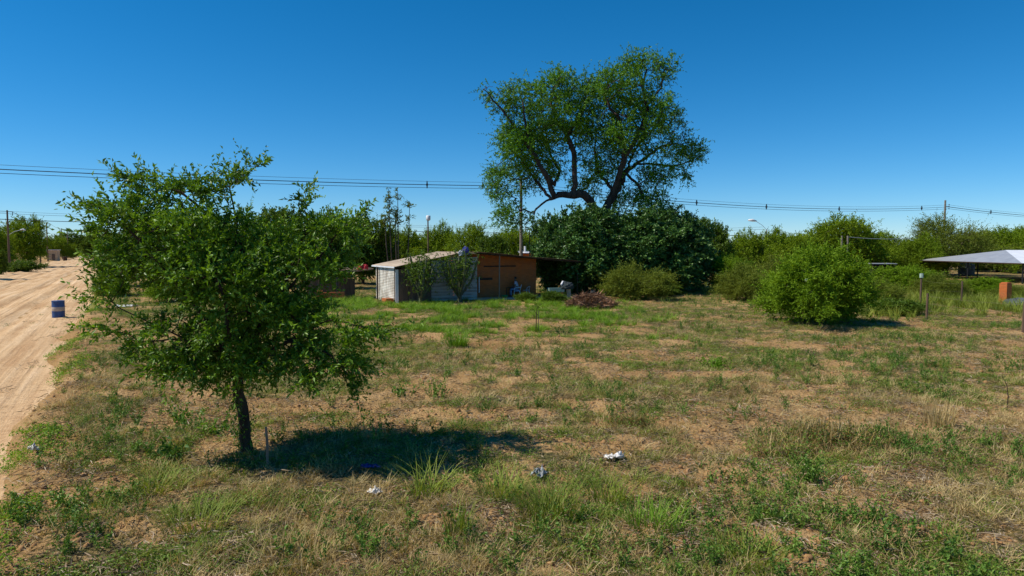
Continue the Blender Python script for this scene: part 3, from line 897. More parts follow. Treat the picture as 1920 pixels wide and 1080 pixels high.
place('dark_b', 1100, 440, 52, 90, 'low dark broadleaf bush in front of the tallest tree', 'bush', name='broadleaf_bush')
place('dark_b', 1180, 445, 52, 110, 'low dark broadleaf bush filling the shady thicket front', 'bush', name='broadleaf_bush')
place('mid_a', 1322, 408, 68, 90, 'lighter leafy tree just right of the dark thicket')
place('acacia_a', 1405, 432, 72, 120, 'thorn tree left of the gap under the street lamp head')
place('acacia_b', 1470, 430, 80, 150, 'flat topped thorn tree behind the two olive bushes')
place('acacia_a', 1572, 404, 84, 170, 'tall domed bright green thorn tree behind the rounded bush on the right')
place('acacia_c', 1650, 432, 100, 110, 'thorn tree in the far row left of the olive brown tree')
place('olive', 1775, 402, 88, 190, 'olive brown sparse topped tree behind the open metal shelter')
place('acacia_b', 1720, 440, 84, 120, 'thorn tree behind the dark lean-to on the right')
place('acacia_a', 1870, 428, 100, 140, 'thorn tree behind the right half of the metal shelter')
place('acacia_b', 1950, 430, 95, 150, 'thorn tree cut off by the right edge of the photo')
place('acacia_c', 1905, 425, 130, 120, 'farther thorn tree showing above the shelter at the right edge')
place('mid_b', 1820, 440, 110, 120, 'leafy tree in the gap behind the metal shelter ridge')
place('acacia_c', 1520, 438, 120, 160, 'distant thorn tree behind the cable poles on the right')
place('acacia_b', 1360, 450, 130, 160, 'distant low thorn tree in the gap under the street lamp head')
place('bush_c', 1400, 492, 46, 110, 'olive green bush with thin stems left of the rounded bright bush', 'bush')
place('bush_b', 1375, 478, 54, 90, 'bright green bush beside the right end of the shady thicket', 'bush')
place('bush_c', 1450, 478, 52, 110, 'olive green bush directly behind the rounded bright bush', 'bush')
place('bush_a', 1545, 460, 31.5, 205, 'rounded bright green bush casting a shadow on the right of the field', 'bush')
place('bush_c', 1195, 490, 47, 135, 'feathery grey green bush in front of the dark thicket', 'bush')
place('bush_b', 1700, 498, 55, 110, 'bright green bush below the left corner of the metal shelter', 'bush')
place('bush_c', 1660, 520, 40, 90, 'olive bush at the right shoulder of the rounded bright bush', 'bush')
place('bush_c', 1770, 512, 48, 110, 'olive bush behind the wire fence posts on the right', 'bush')
place('bush_b', 1840, 520, 50, 110, 'green bush left of the brick pillar below the shelter', 'bush')
place('bush_d', 1690, 560, 36, 70, 'small leafy bush beside the white topped fence post', 'bush')
place('bush_c', 1905, 535, 46, 70, 'bush behind the dark tarp heap at the right edge', 'bush')
place('bush_d', 1035, 545, 44, 45, 'small leafy garden bush right of the seated people', 'bush')
place('bush_d', 985, 548, 45, 34, 'small leafy garden bush in front of the empty white chair', 'bush')
place('bush_d', 1245, 530, 50, 70, 'small leafy bush right of the feathery grey green bush', 'bush')
place('bush_d', 48, 487, 112, 48, 'leafy weed clump around the first street pole on the left', 'bush')
place('bush_b', 330, 480, 45, 90, 'green bush behind the lower left of the foreground tree crown', 'bush')
place('acacia_b', -95, 395, 84, 130, 'roadside shade tree just outside the left edge, casting a shadow on the sand')

# ------------------------------------------------------------------ ground cover (uncountable): grass, weeds, litter
def blades(n, hmin, hmax, spread, lean, width, seg, r, base_r=.05):
    """curved grass blades from one foot"""
    V = []; F = []; T = []
    a = r.random(n) * 6.283; q = base_r * np.sqrt(r.random(n))
    b0 = np.stack([np.cos(a) * q, np.sin(a) * q, -0.01 * np.ones(n)], 1)
    a2 = a + r.normal(size=n) * .8
    H = hmin + (hmax - hmin) * r.random(n)
    out = spread * (0.3 + r.random(n))
    side = np.stack([-np.sin(a2), np.cos(a2), 0 * a2], 1)
    dirx = np.stack([np.cos(a2), np.sin(a2), 0 * a2], 1)
    w = width * (.6 + .8 * r.random(n))
    rows = []
    for k in range(seg + 1):
        t = k / seg
        c = b0 + dirx * (out * H * (lean * t + (1 - lean) * t * t * 1.6))[:, None] + np.array([0, 0, 1]) * (H * (t - .38 * np.minimum(out, 1.6) * t * t * .6))[:, None]
        ww = (w * (1 - t ** 1.5) + .0008)[:, None] * .5
        rows.append(c - side * ww); rows.append(c + side * ww)
    V = np.stack(rows, 1).reshape(-1, 3)
    m = 2 * (seg + 1); k0 = np.arange(n)[:, None] * m
    F = np.concatenate([k0 + np.array([2 * k, 2 * k + 1, 2 * k + 3, 2 * k + 2]) for k in range(seg)], 1).reshape(-1, 4)
    return V, F, np.repeat(r.random(n), m)

def tri(F):
    return np.concatenate([F[:, :3], F[:, [0, 2, 3]]])

def proto_grass(name, mat, seed, **kw):
    r = np.random.default_rng(seed)
    V, F, T = blades(r=r, **kw)
    return np_mesh(name, V, F, mat, False, {'tint': T})

def proto_mix(name, mat, seed, **kw):
    r = np.random.default_rng(seed)
    V, F, T = blades(r=r, **kw)
    return V, tri(F), T

def proto_creeper(name, mat, seed, n=55, rad=.2, L=.035, h=.05):
    r = np.random.default_rng(seed)
    a = r.random(n) * 6.283; q = rad * np.sqrt(r.random(n))
    P = np.stack([np.cos(a) * q, np.sin(a) * q, .008 + h * r.random(n) * (1 - q / rad * .5)], 1)
    D = np.stack([np.cos(a), np.sin(a), .2 + 0 * a], 1) + r.normal(size=(n, 3)) * .7
    l = L * (.6 + .8 * r.random(n))
    V, F, T = leaves(P, D, l, l * .6, r=r, up=1.2)
    return np_mesh(name, V, F, mat, False, {'tint': T})

def proto_upright(name, mat, seed, stems=6, h=.4, L=.05, lean=.35):
    r = np.random.default_rng(seed)
    B = r.normal(size=(stems, 3)) * [.04, .04, 0]
    D = np.stack([r.normal(size=stems) * lean, r.normal(size=stems) * lean, np.ones(stems)], 1)
    a, s = shoots(B, D, h * (.5 + .6 * r.random(stems)), 16, L, L * .5, r, droop=.0, spread=1.0, stem=.004)
    V, F, T = join_vf([a, s + (np.full(len(s[0]), .1),)])
    return np_mesh(name, V, F, mat, False, {'tint': T})

def proto_litter(name, mat, seed, n=22, rad=.25):
    r = np.random.default_rng(seed)
    a = r.random(n) * 6.283; q = rad * np.sqrt(r.random(n)); th = r.random(n) * 6.283
    c = np.stack([np.cos(a) * q, np.sin(a) * q, .01 + .03 * r.random(n)], 1)
    d = np.stack([np.cos(th), np.sin(th), .2 * r.normal(size=n)], 1)
    L = .05 + .2 * r.random(n) ** 2
    V, F, T = leaves(c, d, L, .007 + .006 * r.random(n), fold=.1, r=r, up=2)
    return np_mesh(name, V, F, mat, False, {'tint': T})

def proto_clod(name, seed):
    r = np.random.default_rng(seed)
    t = (1 + 5 ** .5) / 2
    V = np.array([(-1, t, 0), (1, t, 0), (-1, -t, 0), (1, -t, 0), (0, -1, t), (0, 1, t), (0, -1, -t), (0, 1, -t), (t, 0, -1), (t, 0, 1), (-t, 0, -1), (-t, 0, 1)]) / 1.9
    V = V * (.7 + .6 * r.random((12, 1))) * [1, 1, .7]
    F = np.array([(0, 11, 5), (0, 5, 1), (0, 1, 7), (0, 7, 10), (0, 10, 11), (1, 5, 9), (5, 11, 4), (11, 10, 2), (10, 7, 6), (7, 1, 8), (3, 9, 4), (3, 4, 2), (3, 2, 6), (3, 6, 8), (3, 8, 9), (4, 9, 5), (2, 4, 11), (6, 2, 10), (8, 6, 7), (9, 8, 1)])
    return np_mesh(name, V, F, M['clod'])

def scatter(name, label, cat, protos, pts, scl, mat_kind='stuff', tilt=.15, r=rng):
    n = len(pts)
    me = bpy.data.meshes.new(name)
    me.vertices.add(n); me.vertices.foreach_set('co', np.ascontiguousarray(pts, np.float32).ravel())
    rot = np.stack([r.normal(size=n) * tilt, r.normal(size=n) * tilt, r.random(n) * 6.283], 1)
    a = me.attributes.new('rot', 'FLOAT_VECTOR', 'POINT'); a.data.foreach_set('vector', np.ascontiguousarray(rot, np.float32).ravel())
    a = me.attributes.new('scl', 'FLOAT', 'POINT'); a.data.foreach_set('value', np.ascontiguousarray(scl, np.float32))
    a = me.attributes.new('pick', 'INT', 'POINT'); a.data.foreach_set('value', r.integers(0, len(protos), n).astype(np.int32))
    o = link(name, me); props(o, label, cat, kind='stuff')
    ng = bpy.data.node_groups.new(name, 'GeometryNodeTree')
    ng.interface.new_socket('Geometry', in_out='INPUT', socket_type='NodeSocketGeometry')
    ng.interface.new_socket('Geometry', in_out='OUTPUT', socket_type='NodeSocketGeometry')
    nn = ng.nodes; gi = nn.new('NodeGroupInput'); go = nn.new('NodeGroupOutput')
    jn = nn.new('GeometryNodeJoinGeometry')
    for p in protos:
        po = bpy.data.objects.new(p.name, p)
        oi = nn.new('GeometryNodeObjectInfo'); oi.inputs['Object'].default_value = po
        g2 = nn.new('GeometryNodeGeometryToInstance')
        ng.links.new(oi.outputs['Geometry'], g2.inputs[0]); ng.links.new(g2.outputs[0], jn.inputs[0])
    ip = nn.new('GeometryNodeInstanceOnPoints'); ip.inputs['Pick Instance'].default_value = True
    def na(t, nm):
        k = nn.new('GeometryNodeInputNamedAttribute'); k.data_type = t; k.inputs['Name'].default_value = nm
        return [q for q in k.outputs if q.enabled][0] if False else k.outputs['Attribute']
    mp = nn.new('GeometryNodeMeshToPoints')
    ng.links.new(gi.outputs[0], ip.inputs['Points']); ng.links.new(jn.outputs[0], ip.inputs['Instance'])
    ng.links.new(na('INT', 'pick'), ip.inputs['Instance Index'])
    e2r = nn.new('FunctionNodeEulerToRotation'); ng.links.new(na('FLOAT_VECTOR', 'rot'), e2r.inputs[0])
    ng.links.new(e2r.outputs[0], ip.inputs['Rotation'])
    ng.links.new(na('FLOAT', 'scl'), ip.inputs['Scale'])
    ng.links.new(ip.outputs[0], go.inputs[0])
    nn.remove(mp)
    md = o.modifiers.new('scatter', 'NODES'); md.node_group = ng
    return o

def candidates(n, y0, y1, power, r, half=.95):
    """ground positions with density ~ 1 / distance**power"""
    e = 2 - power
    u = r.random(n)
    if abs(e) < 1e-6: y = y0 * (y1 / y0) ** u
    else: y = (y0 ** e + u * (y1 ** e - y0 ** e)) ** (1 / e)
    x = (r.random(n) * 2 - 1) * half * y
    return x, y

def keep_on(x, y, p, r):
    s, d = road_sd(x, y); d = d + road_edge_wobble(s)
    k = (r.random(len(x)) < p) & ((d < -.05) | (d > 17.5))
    # keep the house floors clear
    hx = x + 7.5; hy = y - 43.5
    u = hx * .883 + hy * .469; v = -hx * .469 + hy * .883
    k &= ~((u > -.1) & (u < 11.2) & (v > -.3) & (v < 6)) & ~((u > 5.5) & (u < 13) & (v > -1.6) & (v < 2))
    x = x[k]; y = y[k]
    return np.stack([x, y, ground_z(x, y)], 1)

def cover():
    r = np.random.default_rng(77)
    # short green grass
    x, y = candidates(115000, 5.5, 75, 1.2, r)
    b = f_bare(x, y); d = f_dry(x, y); n = fbm(x * 1.6, y * 1.6, 91, 4)
    P = keep_on(x, y, np.maximum((1 - b) ** 1.5, .06) * (1 - .75 * d) * sstep(.40, .66, n), r)
    pr = [proto_grass('green_tuft', M['grass'], 100 + k, n=22, hmin=.03, hmax=.12, spread=1.0, lean=.5, width=.006, seg=2, base_r=.08) for k in range(4)]
    scatter('short_grass', 'short olive green grass growing all over the open field', 'grass', pr, P, .7 + .8 * r.random(len(P)))
    # dry grass mat
    x, y = candidates(170000, 5.5, 70, 1.2, r)
    b = f_bare(x, y); d = f_dry(x, y); n = fbm(x * 1.5 + 9, y * 1.5, 92, 4)
    P = keep_on(x, y, (1 - .95 * b) ** 1.5 * (.2 + .65 * d) * sstep(.34, .7, n + .25 * d), r)
    pr = [proto_grass('dry_tuft', M['straw'], 110 + k, n=22, hmin=.03, hmax=.12, spread=1.6, lean=.8, width=.005, seg=2, base_r=.09) for k in range(4)]
    scatter('dry_grass', 'dry straw coloured grass matted over the field', 'grass', pr, P, .7 + .9 * r.random(len(P)), tilt=.3)
    # creeping weeds
    x, y = candidates(72000, 5.5, 60, 1.25, r)
    b = f_bare(x, y); d = f_dry(x, y); n = fbm(x * 1.0 + 30, y * 1.0 + 4, 93, 4)
    P = keep_on(x, y, (1 - .92 * b) * sstep(.46, .68, n + .10 * (1 - d)) * .8, r)
    pr = [proto_creeper('creeping_leaves', M['creeper'], 120 + k, n=42, rad=.13, L=.024, h=.06) for k in range(4)]
    scatter('creeping_weeds', 'low creeping broad leaved weeds spread between the grass', 'weeds', pr, P, .7 + .8 * r.random(len(P)))
    # upright weeds
    x, y = candidates(13000, 5.8, 60, 1.1, r)
    b = f_bare(x, y); n = fbm(x * .5 + 70, y * .5 + 14, 94, 3)
    P = keep_on(x, y, (1 - .8 * b) * sstep(.46, .66, n), r)
    pr = [proto_upright('weed_stem', M['weed'], 130 + k) for k in range(4)]
    scatter('upright_weeds', 'knee high leafy weeds dotted about the field', 'weeds', pr, P, .35 + .6 * r.random(len(P)) ** 1.5)
    # straw and twig litter
    x, y = candidates(22000, 5.5, 40, 1.3, r)
    d = f_dry(x, y); n = fbm(x * .7 + 3, y * .7 + 44, 95, 3)
    P = keep_on(x, y, .3 + .6 * d * sstep(.4, .62, n), r)
    pr = [proto_litter('dead_stems', M['drytwig'], 140 + k) for k in range(4)]
    scatter('dead_stem_litter', 'grey brown dead stems lying on the soil', 'litter', pr, P, .6 + .9 * r.random(len(P)), tilt=.05)
    # clods on the bare soil
    x, y = candidates(60000, 5.5, 34, 1.5, r)
    b = f_bare(x, y)
    P = keep_on(x, y, .04 + .5 * b * fbm(x * 2.5, y * 2.5, 88, 2), r)
    pr = [proto_clod('soil_clod', 190 + k) for k in range(4)]
    scatter('soil_clods', 'small crumbs and clods of sandy soil on the bare patches', 'soil', pr, P, .012 + .05 * r.random(len(P)) ** 3, tilt=1.)
    # lush tufts in front of the house
    x, y = candidates(11000, 24, 47, .6, r, .45)
    n = fbm(x * .9 + 11, y * .9 + 21, 96, 2)
    zone = sstep(24, 28, y) * sstep(9, 3, x) * sstep(-18, -12, x) * sstep(48, 45, y)
    far = sstep(36, 42, y)
    P = keep_on(x, y, zone * sstep(.53 - .14 * far, .62 - .12 * far, n) * .85, r)
    pr = [proto_grass('lush_tuft', M['lush'], 150 + k, n=44, hmin=.08, hmax=.34, spread=.8, lean=.45, width=.013, seg=3, base_r=.14) for k in range(4)]
    scatter('lush_grass', 'bright green grass tufts between the house and the field', 'grass', pr, P, .6 + .7 * r.random(len(P)))
    # weeds lining the road bank
    s = 3 + 60 * r.random(900) ** 1.3; dd = -.55 + .75 * r.random(900)
    nn = vnoise(s * .9, s * 0, 97)
    k = nn > .55; s = s[k]; dd = dd[k]
    w = road_edge_wobble(s)
    xx = R0[0] + RD[0] * s + RN[0] * (dd - w); yy = RD[1] * s + RN[1] * (dd - w)
    P = np.stack([xx, yy, ground_z(xx, yy)], 1)
    pr = [proto_creeper('bank_leaves', M['lush'], 160 + k, n=60, rad=.20, L=.036, h=.13) for k in range(3)]
    scatter('road_bank_weeds', 'fresh green weeds along the sandy bank of the road', 'weeds', pr, P, .6 + .9 * r.random(len(P)))
    # sparse weeds on the sand
    s = 4 + 70 * r.random(260); dd = .6 + 3.5 * r.random(260) ** 1.6
    k = vnoise(s * .5, dd * .7, 98) > .5; s = s[k]; dd = dd[k]
    xx = R0[0] + RD[0] * s + RN[0] * dd; yy = RD[1] * s + RN[1] * dd
    P = np.stack([xx, yy, road_h(s, dd)], 1)
    pr = [proto_litter('sand_debris', M['drytwig'], 170 + k, n=14, rad=.2) for k in range(2)] + [proto_creeper('sand_leaves', M['weed'], 173, n=18, rad=.12, L=.045, h=.08)]
    scatter('road_side_debris', 'twigs and stray seedlings on the sand beside the road bank', 'litter', pr, P, .6 + .8 * r.random(len(P)))
    # tall weedy growth behind the wire fence on the right
    x, y = candidates(5200, 33, 66, .8, r, .9)
    zone = sstep(13, 19, x) * sstep(66, 58, y) * sstep(33, 36, y)
    P = keep_on(x, y, zone * sstep(.36, .6, fbm(x * .3, y * .3, 99, 3)), r)
    pr = [proto_grass('tall_weed', M['grass'], 180 + k, n=44, hmin=.25, hmax=.75, spread=.6, lean=.5, width=.02, seg=3, base_r=.2) for k in range(3)]
    scatter('tall_fence_weeds', 'tall rank grass growing around the wire fence on the right', 'grass', pr, P, .6 + .8 * r.random(len(P)))
    # verge on the far side of the road
    s = 60 + 130 * r.random(1500); dd = 17.6 + 9 * r.random(1500)
    k = vnoise(s * .12, dd * .3, 101) > .55; s = s[k]; dd = dd[k]
    xx = R0[0] + RD[0] * s + RN[0] * dd; yy = RD[1] * s + RN[1] * dd
    P = np.stack([xx, yy, ground_z(xx, yy)], 1)
    scatter('verge_grass', 'grass patches around the street poles on the far verge', 'grass', pr, P, .7 + .6 * r.random(len(P)))
cover()

# ------------------------------------------------------------------ plank shack and brick house
HO = Vector((-7.5, 43.5, 0)); HA = R(28)
def hw(u, v, z=0):
    return Vector((HO.x + u * math.cos(HA) - v * math.sin(HA), HO.y + u * math.sin(HA) + v * math.cos(HA), z))

def corrugated(u0, u1, v0, v1, zf, along='u', pitch=.18, amp=.018, nu=None, th=.012, prof=12):
    """wavy roof sheet; zf(u,v) is its height; waves are counted across the other axis"""
    if along == 'u':
        us = np.array(nu if nu is not None else np.linspace(u0, u1, 5)); vs = np.arange(v0, v1 + 1e-6, pitch / 6)
    else:
        us = np.arange(u0, u1 + 1e-6, pitch / 6); vs = np.array(nu if nu is not None else np.linspace(v0, v1, 5))
    U, Vv = np.meshgrid(us, vs, indexing='ij')
    w = amp * np.sin((Vv if along == 'u' else U) * 2 * np.pi / pitch)
    Z = np.vectorize(zf)(U, Vv) + w
    top = np.stack([U.ravel(), Vv.ravel(), Z.ravel()], 1); n = len(top)
    V = np.concatenate([top, top - [0, 0, th]])
    i = np.arange(n).reshape(U.shape)
    q = np.stack([i[:-1, :-1].ravel(), i[1:, :-1].ravel(), i[1:, 1:].ravel(), i[:-1, 1:].ravel()], 1)
    ring = np.concatenate([i[:, 0], i[-1, 1:], i[::-1, -1][1:], i[0, ::-1][1:]])
    sidef = np.stack([ring[1:], ring[:-1], ring[:-1] + n, ring[1:] + n], 1)
    return V, np.concatenate([q, q[:, ::-1] + n, sidef])

def shack_z(u, v=0):
    return 2.3 + .19 * u if u < 4.7 else 3.193 - .14 * (u - 4.7)

def plank_shack():
    t = empty('plank_shack', HO, HA)
    props(t, 'low shack of whitewashed planks and corrugated sheets with a tan roof', 'shack')
    # corrugated left wall (waves stacked vertically)
    zs = np.arange(-.15, 2.27, .02); vs = np.linspace(.05, 4.0, 12)
    Zg, Vg = np.meshgrid(zs, vs, indexing='ij')
    U = .011 * np.sin(Zg * 2 * np.pi / .105)
    top = np.stack([U.ravel(), Vg.ravel(), Zg.ravel()], 1); n = len(top); i = np.arange(n).reshape(Zg.shape)
    q = np.stack([i[:-1, :-1].ravel(), i[:-1, 1:].ravel(), i[1:, 1:].ravel(), i[1:, :-1].ravel()], 1)
    link('side_wall', np_mesh('side_wall', np.concatenate([top, top + [.03, 0, 0]]), np.concatenate([q[:, ::-1], q + n]), M['wall_sheet'], True), t)
    MB().box((2.9, 4.05, 1.0), (5.7, .08, 2.3)).build('back_wall', M['board'], t)
    for u in (.06, 2.5, 5.76):
        MB().box((u, .09, shack_z(u) / 2 - .12), (.1, .1, shack_z(u))).build('frame_post', M['wood'], t)
    MB().box((.16, -.005, 1.05), (.2, .04, 2.15)).build('corner_board', M['white_sheet'], t)
    u = .3
    while u < 2.45:
        w = .14 + .05 * random.random(); h = shack_z(u) - .07 - .06 * random.random()
        MB().box((u + w / 2, .01 * random.random(), h / 2 - .1), (w - .012, .025, h)).build('board', M['board'], t)
        u += w
    z = -.05; k = 0
    while z < 3.0:
        h = .21
        us = 2.5 if shack_z(2.5) > z + h + .08 else min(4.6, (z + h + .1 - 2.3) / .19)
        ue = 5.8 if shack_z(5.8) > z + h + .05 else 5.6
        if ue - us > .6 and z + h < 3.05:
            MB().box(((us + ue) / 2, -.01 - .012 * random.random(), z + h / 2), (ue - us, .03, h - .018)).build('plank', M['plank'], t)
        z += h
    V, F = corrugated(-.12, 5.75, -.4, 4.5, lambda u, v: shack_z(u) + .04, 'u', .2, .02, [-.12, 1, 2.5, 4, 4.7, 5.3, 5.75])
    link('roof', np_mesh('roof', V, F, M['tan_sheet'], False), t)
    MB().box((-.13, 2.05, 2.27), (.05, 4.9, .09)).build('eave_trim', M['white_sheet'], t)
    MB().box((-.3, .5, .1), (.5, .9, .35)).build('step', M['brick'], t)
    MB().tube([(-.15, 3.2, -.15), (-.14, 3.2, 2.25)], .055, 7).build('porch_post', M['beam'], t)

def lean_to():
    t = empty('lean_to', hw(-1.6, 4.6), HA)
    props(t, 'open pole lean-to with a low brick wall left of the plank shack', 'shelter')
    mb = lambda: MB()
    mb().tube([(-1.75, -.4, 1.75), (1.5, -.3, 2.05)], .06, 7).build('rail', M['wood'], t)
    mb().tube([(-1.75, 1.9, 1.9), (1.5, 1.9, 2.15)], .06, 7).build('rail', M['wood'], t)
    mb().tube([(-1.0, -.4, -.2), (-1.0, -.4, 1.85)], .075, 8).build('post', M['black'], t)
    mb().tube([(-1.7, 1.9, -.2), (-1.7, 1.9, 1.9)], .06, 8).build('post', M['beam'], t)
    V, F = corrugated(-1.9, 1.5, -.1, 2.1, lambda u, v: 2.0 + .09 * u, 'u', .2, .02)
    link('roof', np_mesh('lean_roof', V, F, M['rust_sheet']), t)
    mb().box((-2.3, -.9, .3), (.34, .34, .75)).build('brick_pier', M['brick'], t)
    mb().box((-1.4, -.75, .25), (1.5, .16, .6)).build('low_wall', M['brick'], t)
    mb().box((-.8, 2.3, .65), (3.4, .08, 1.3)).build('back_fence', M['board'], t)

def red_rag():
    c = hw(-.9, 4.1, 2.0)
    mb = MB(); n = 8
    pts = []; fs = []
    for i in range(n):
        for j in range(4):
            pts.append((i * .11 - .4, .05 * math.sin(i * 1.7 + j), .35 - j * .11 - .05 * math.sin(i * .9)))
    for i in range(n - 1):
        for j in range(3):
            fs.append((i * 4 + j, i * 4 + j + 1, i * 4 + j + 5, i * 4 + j + 4))
    o = mb.poly(pts, fs).build('red_cloth', M['red'], None, c)
    m = o.modifiers.new('thick', 'SOLIDIFY'); m.thickness = .015
    props(o, 'red cloth hung over the rail left of the plank shack', 'cloth')

def brick_z(u):
    return 3.19 - .083 * (u - 5.6)

def brick_house():
    t = empty('brick_house', hw(5.85, 1.0), HA)
    props(t, 'orange brick house with a long flat sheet roof shading its front', 'house')
    b = 5.85                         # local u offset
    def wall(name, u0, u1, v0, v1, drop=.05):
        za, zb = brick_z(u0) - drop, brick_z(u1) - drop
        P = [(u0 - b, v0, -.2), (u1 - b, v0, -.2), (u1 - b, v1, -.2), (u0 - b, v1, -.2), (u0 - b, v0, za), (u1 - b, v0, zb), (u1 - b, v1, zb), (u0 - b, v1, za)]
        MB().poly(P, [(3, 2, 1, 0), (4, 5, 6, 7), (0, 1, 5, 4), (1, 2, 6, 5), (2, 3, 7, 6), (3, 0, 4, 7)]).build(name, M['brick'], t)
    wall('front_wall', 5.85, 11.0, 0, .16)
    wall('side_wall', 5.853, 6.01, .163, 3.84)
    wall('side_wall', 10.84, 10.997, .163, 3.84)
    wall('back_wall', 5.85, 11.0, 3.843, 4.0)
    V, F = corrugated(5.55 - b, 14.0 - b, -1.75, 4.3, lambda u, v: brick_z(u + b) + .015 * math.sin(u * 1.3) + .04, 'u', .2, .018, list(np.linspace(5.55 - b, 14.0 - b, 14)))
    rf = link('roof', np_mesh('brick_roof', V, F, M['rust_sheet']), t)
    for v in (-1.55, 1.2, 4.1):
        MB().tube([(5.7 - b, v, brick_z(5.7) - .035), (13.8 - b, v, brick_z(13.8) - .035)], .045, 6).build('rafter', M['beam'], rf)
    MB().tube([(1.4, -1.5, -.2), (1.42, -1.5, brick_z(7.25) - .05)], .045, 7).build('awning_post', M['wood'], t)
    MB().tube([(7.75, -1.5, -.2), (7.75, -1.5, brick_z(13.6) - .05)], .045, 7).build('awning_post', M['beam'], t)
    MB().box((2.2, -.03, 2.22), (2.5, .06, .09)).build('lintel', M['beam'], t)
    MB().box((1.0, -.02, 1.35), (1.2, .04, .16)).build('shelf', M['beam'], t)
    MB().box((2.6, -.7, -.02), (5.6, 1.5, .14)).build('floor_slab', M['concrete'], t)
    MB().box((.55, -.06, .95), (.06, .08, 1.1)).build('pale_strip', M['white'], t)

plank_shack(); lean_to(); red_rag(); brick_house()

def far_brick_house():
    c = at(1015, 500, 80); c.z = gz(c.x, c.y)
    t = empty('brick_house', c, R(6))
    props(t, 'small orange brick house with a white roof edge seen beyond the long roofed house', 'house')
    MB().box((0, 2, 1.4), (4.6, 4, 3.0)).build('wall', M['brick'], t)
    P = [(-2.6, -.5, 2.86), (2.6, -.5, 2.86), (2.6, 4.4, 3.35), (-2.6, 4.4, 3.35)]
    P += [(x, y, z + .07) for (x, y, z) in P]
    MB().poly(P, [(3, 2, 1, 0), (4, 5, 6, 7), (0, 1, 5, 4), (1, 2, 6, 5), (2, 3, 7, 6), (3, 0, 4, 7)]).build('roof', M['white_sheet'], t)
    d = MB().box((-.2, -.02, 1.0), (.85, .08, 2.0)).build('door', M['board'], t)
    MB().box((-.5, -.075, 1.0), (.05, .03, .12)).build('handle', M['zinc'], d)
    w = MB().box((-1.45, -.02, 1.5), (.8, .08, .9)).build('window', M['plaster'], t)
    MB().box((-1.45, -.075, 1.5), (.62, .02, .7)).build('pane', M['tarp'], w)
    MB().tube([(-1.9, .3, 2.8), (-1.9, .3, 3.7)], .12, 8).build('vent_pipe', M['white'], t)
far_brick_house()

# ------------------------------------------------------------------ cacti beside the shack
def cactus(u, v, H, n, seed, label):
    r = np.random.default_rng(seed)
    b = hw(u, v); b.z = gz(b.x, b.y)
    t = empty('candelabra_cactus', b); props(t, label, 'cactus')
    def arm(pts, rad):
        pts = [Vector(p) for p in pts]
        # smooth the elbow
        q = []
        for a, c in zip(pts[:-1], pts[1:]):
            for k in range(4): q.append(a.lerp(c, k / 4))
        q.append(pts[-1])
        for _ in range(2):
            q = [q[0]] + [(q[i - 1] + q[i] * 2 + q[i + 1]) / 4 for i in range(1, len(q) - 1)] + [q[-1]]
        mb = MB(); m = 10
        rr = [rad * (1 - .15 * i / len(q)) for i in range(len(q))]; rr[-1] = rad * .35
        mb.tube(q, rr, m)
        for i, p in enumerate(list(mb.v)):          # ribs
            k = i % m; ring = i // m; c = q[ring]; f = 1.12 if k % 2 else .82
            mb.v[i] = tuple(c + (Vector(p) - c) * f)
        return mb
    arm([(0, 0, -.1), (.03, 0, H * .35), (.0, .05, H * .85)], .13).build('stem', M['cactus'], t, smooth=False)
    tops = []
    for i in range(n):
        a = 6.283 * i / n + r.random() * .4
        z0 = H * (.05 + .3 * r.random()); d = .25 + .95 * r.random(); z1 = z0 + .25 + .3 * r.random(); zt = H * (.62 + .38 * r.random())
        c, s = math.cos(a), math.sin(a)
        lean = 1 + .25 * r.random()
        pts = [(0, 0, z0 * .5), (c * d * .3, s * d * .3, z0 * .5 + .45), (c * d * .75, s * d * .75, z1 + .5), (c * d * lean, s * d * lean, zt)]
        arm(pts, .05 + .03 * r.random()).build('arm', M['cactus'], t, smooth=False)
        tops.append(np.array(pts[2])); tops.append(np.array(pts[3]) * .97)
        tops.append((np.array(pts[2]) + np.array(pts[3])) / 2)
    T = np.repeat(np.array(tops), 13, 0) + r.normal(size=(len(tops) * 13, 3)) * [.2, .2, .36]
    a_, s_ = shoots(T, r.normal(size=T.shape) + [0, 0, .3], .18 + .2 * r.random(len(T)), 9, .09, .05, r, spread=1., stem=.006)
    V, F, Ti = join_vf([a_, s_ + (np.full(len(s_[0]), .05),)])
    link('leaf_sprays', np_mesh('cactus_leaves', V, F, M['leaf_mid'], False, {'tint': Ti}), t)
    return b
cactus(1.35, -1.15, 3.2, 14, 3, 'dark many armed cactus before the boards at the left end of the shack')
cb = cactus(4.0, -1.2, 3.6, 14, 4, 'dark many armed cactus before the white planks, with blue bags in its top')

def crumple(name, label, cat, mat, loc, size, seed, sub=3, rough=.55):
    import bmesh
    bm = bmesh.new(); bmesh.ops.create_icosphere(bm, subdivisions=sub, radius=.5)
    r = np.random.default_rng(seed)
    F1 = r.normal(size=(14, 3)); ph = r.random(14) * 6.28
    for v in bm.verts:
        p = np.array(v.co)
        d = sum(abs(math.sin(float(F1[k] @ p) * (1.8 + k * .42) + ph[k])) for k in range(14)) / 14 - .6 + .25 * math.sin(float(F1[0] @ p) * 3 + ph[1]) * .3
        q = p * (1 + rough * 3 * d)
        v.co = Vector((q[0] * size[0], q[1] * size[1], (max(q[2], -.28) + .28) * size[2]))
    me = bpy.data.meshes.new(name); bm.to_mesh(me); bm.free(); me.materials.append(mat)
    o = link(name, me, None, loc); o.rotation_euler = (0, 0, r.random() * 6)
    return props(o, label, cat)

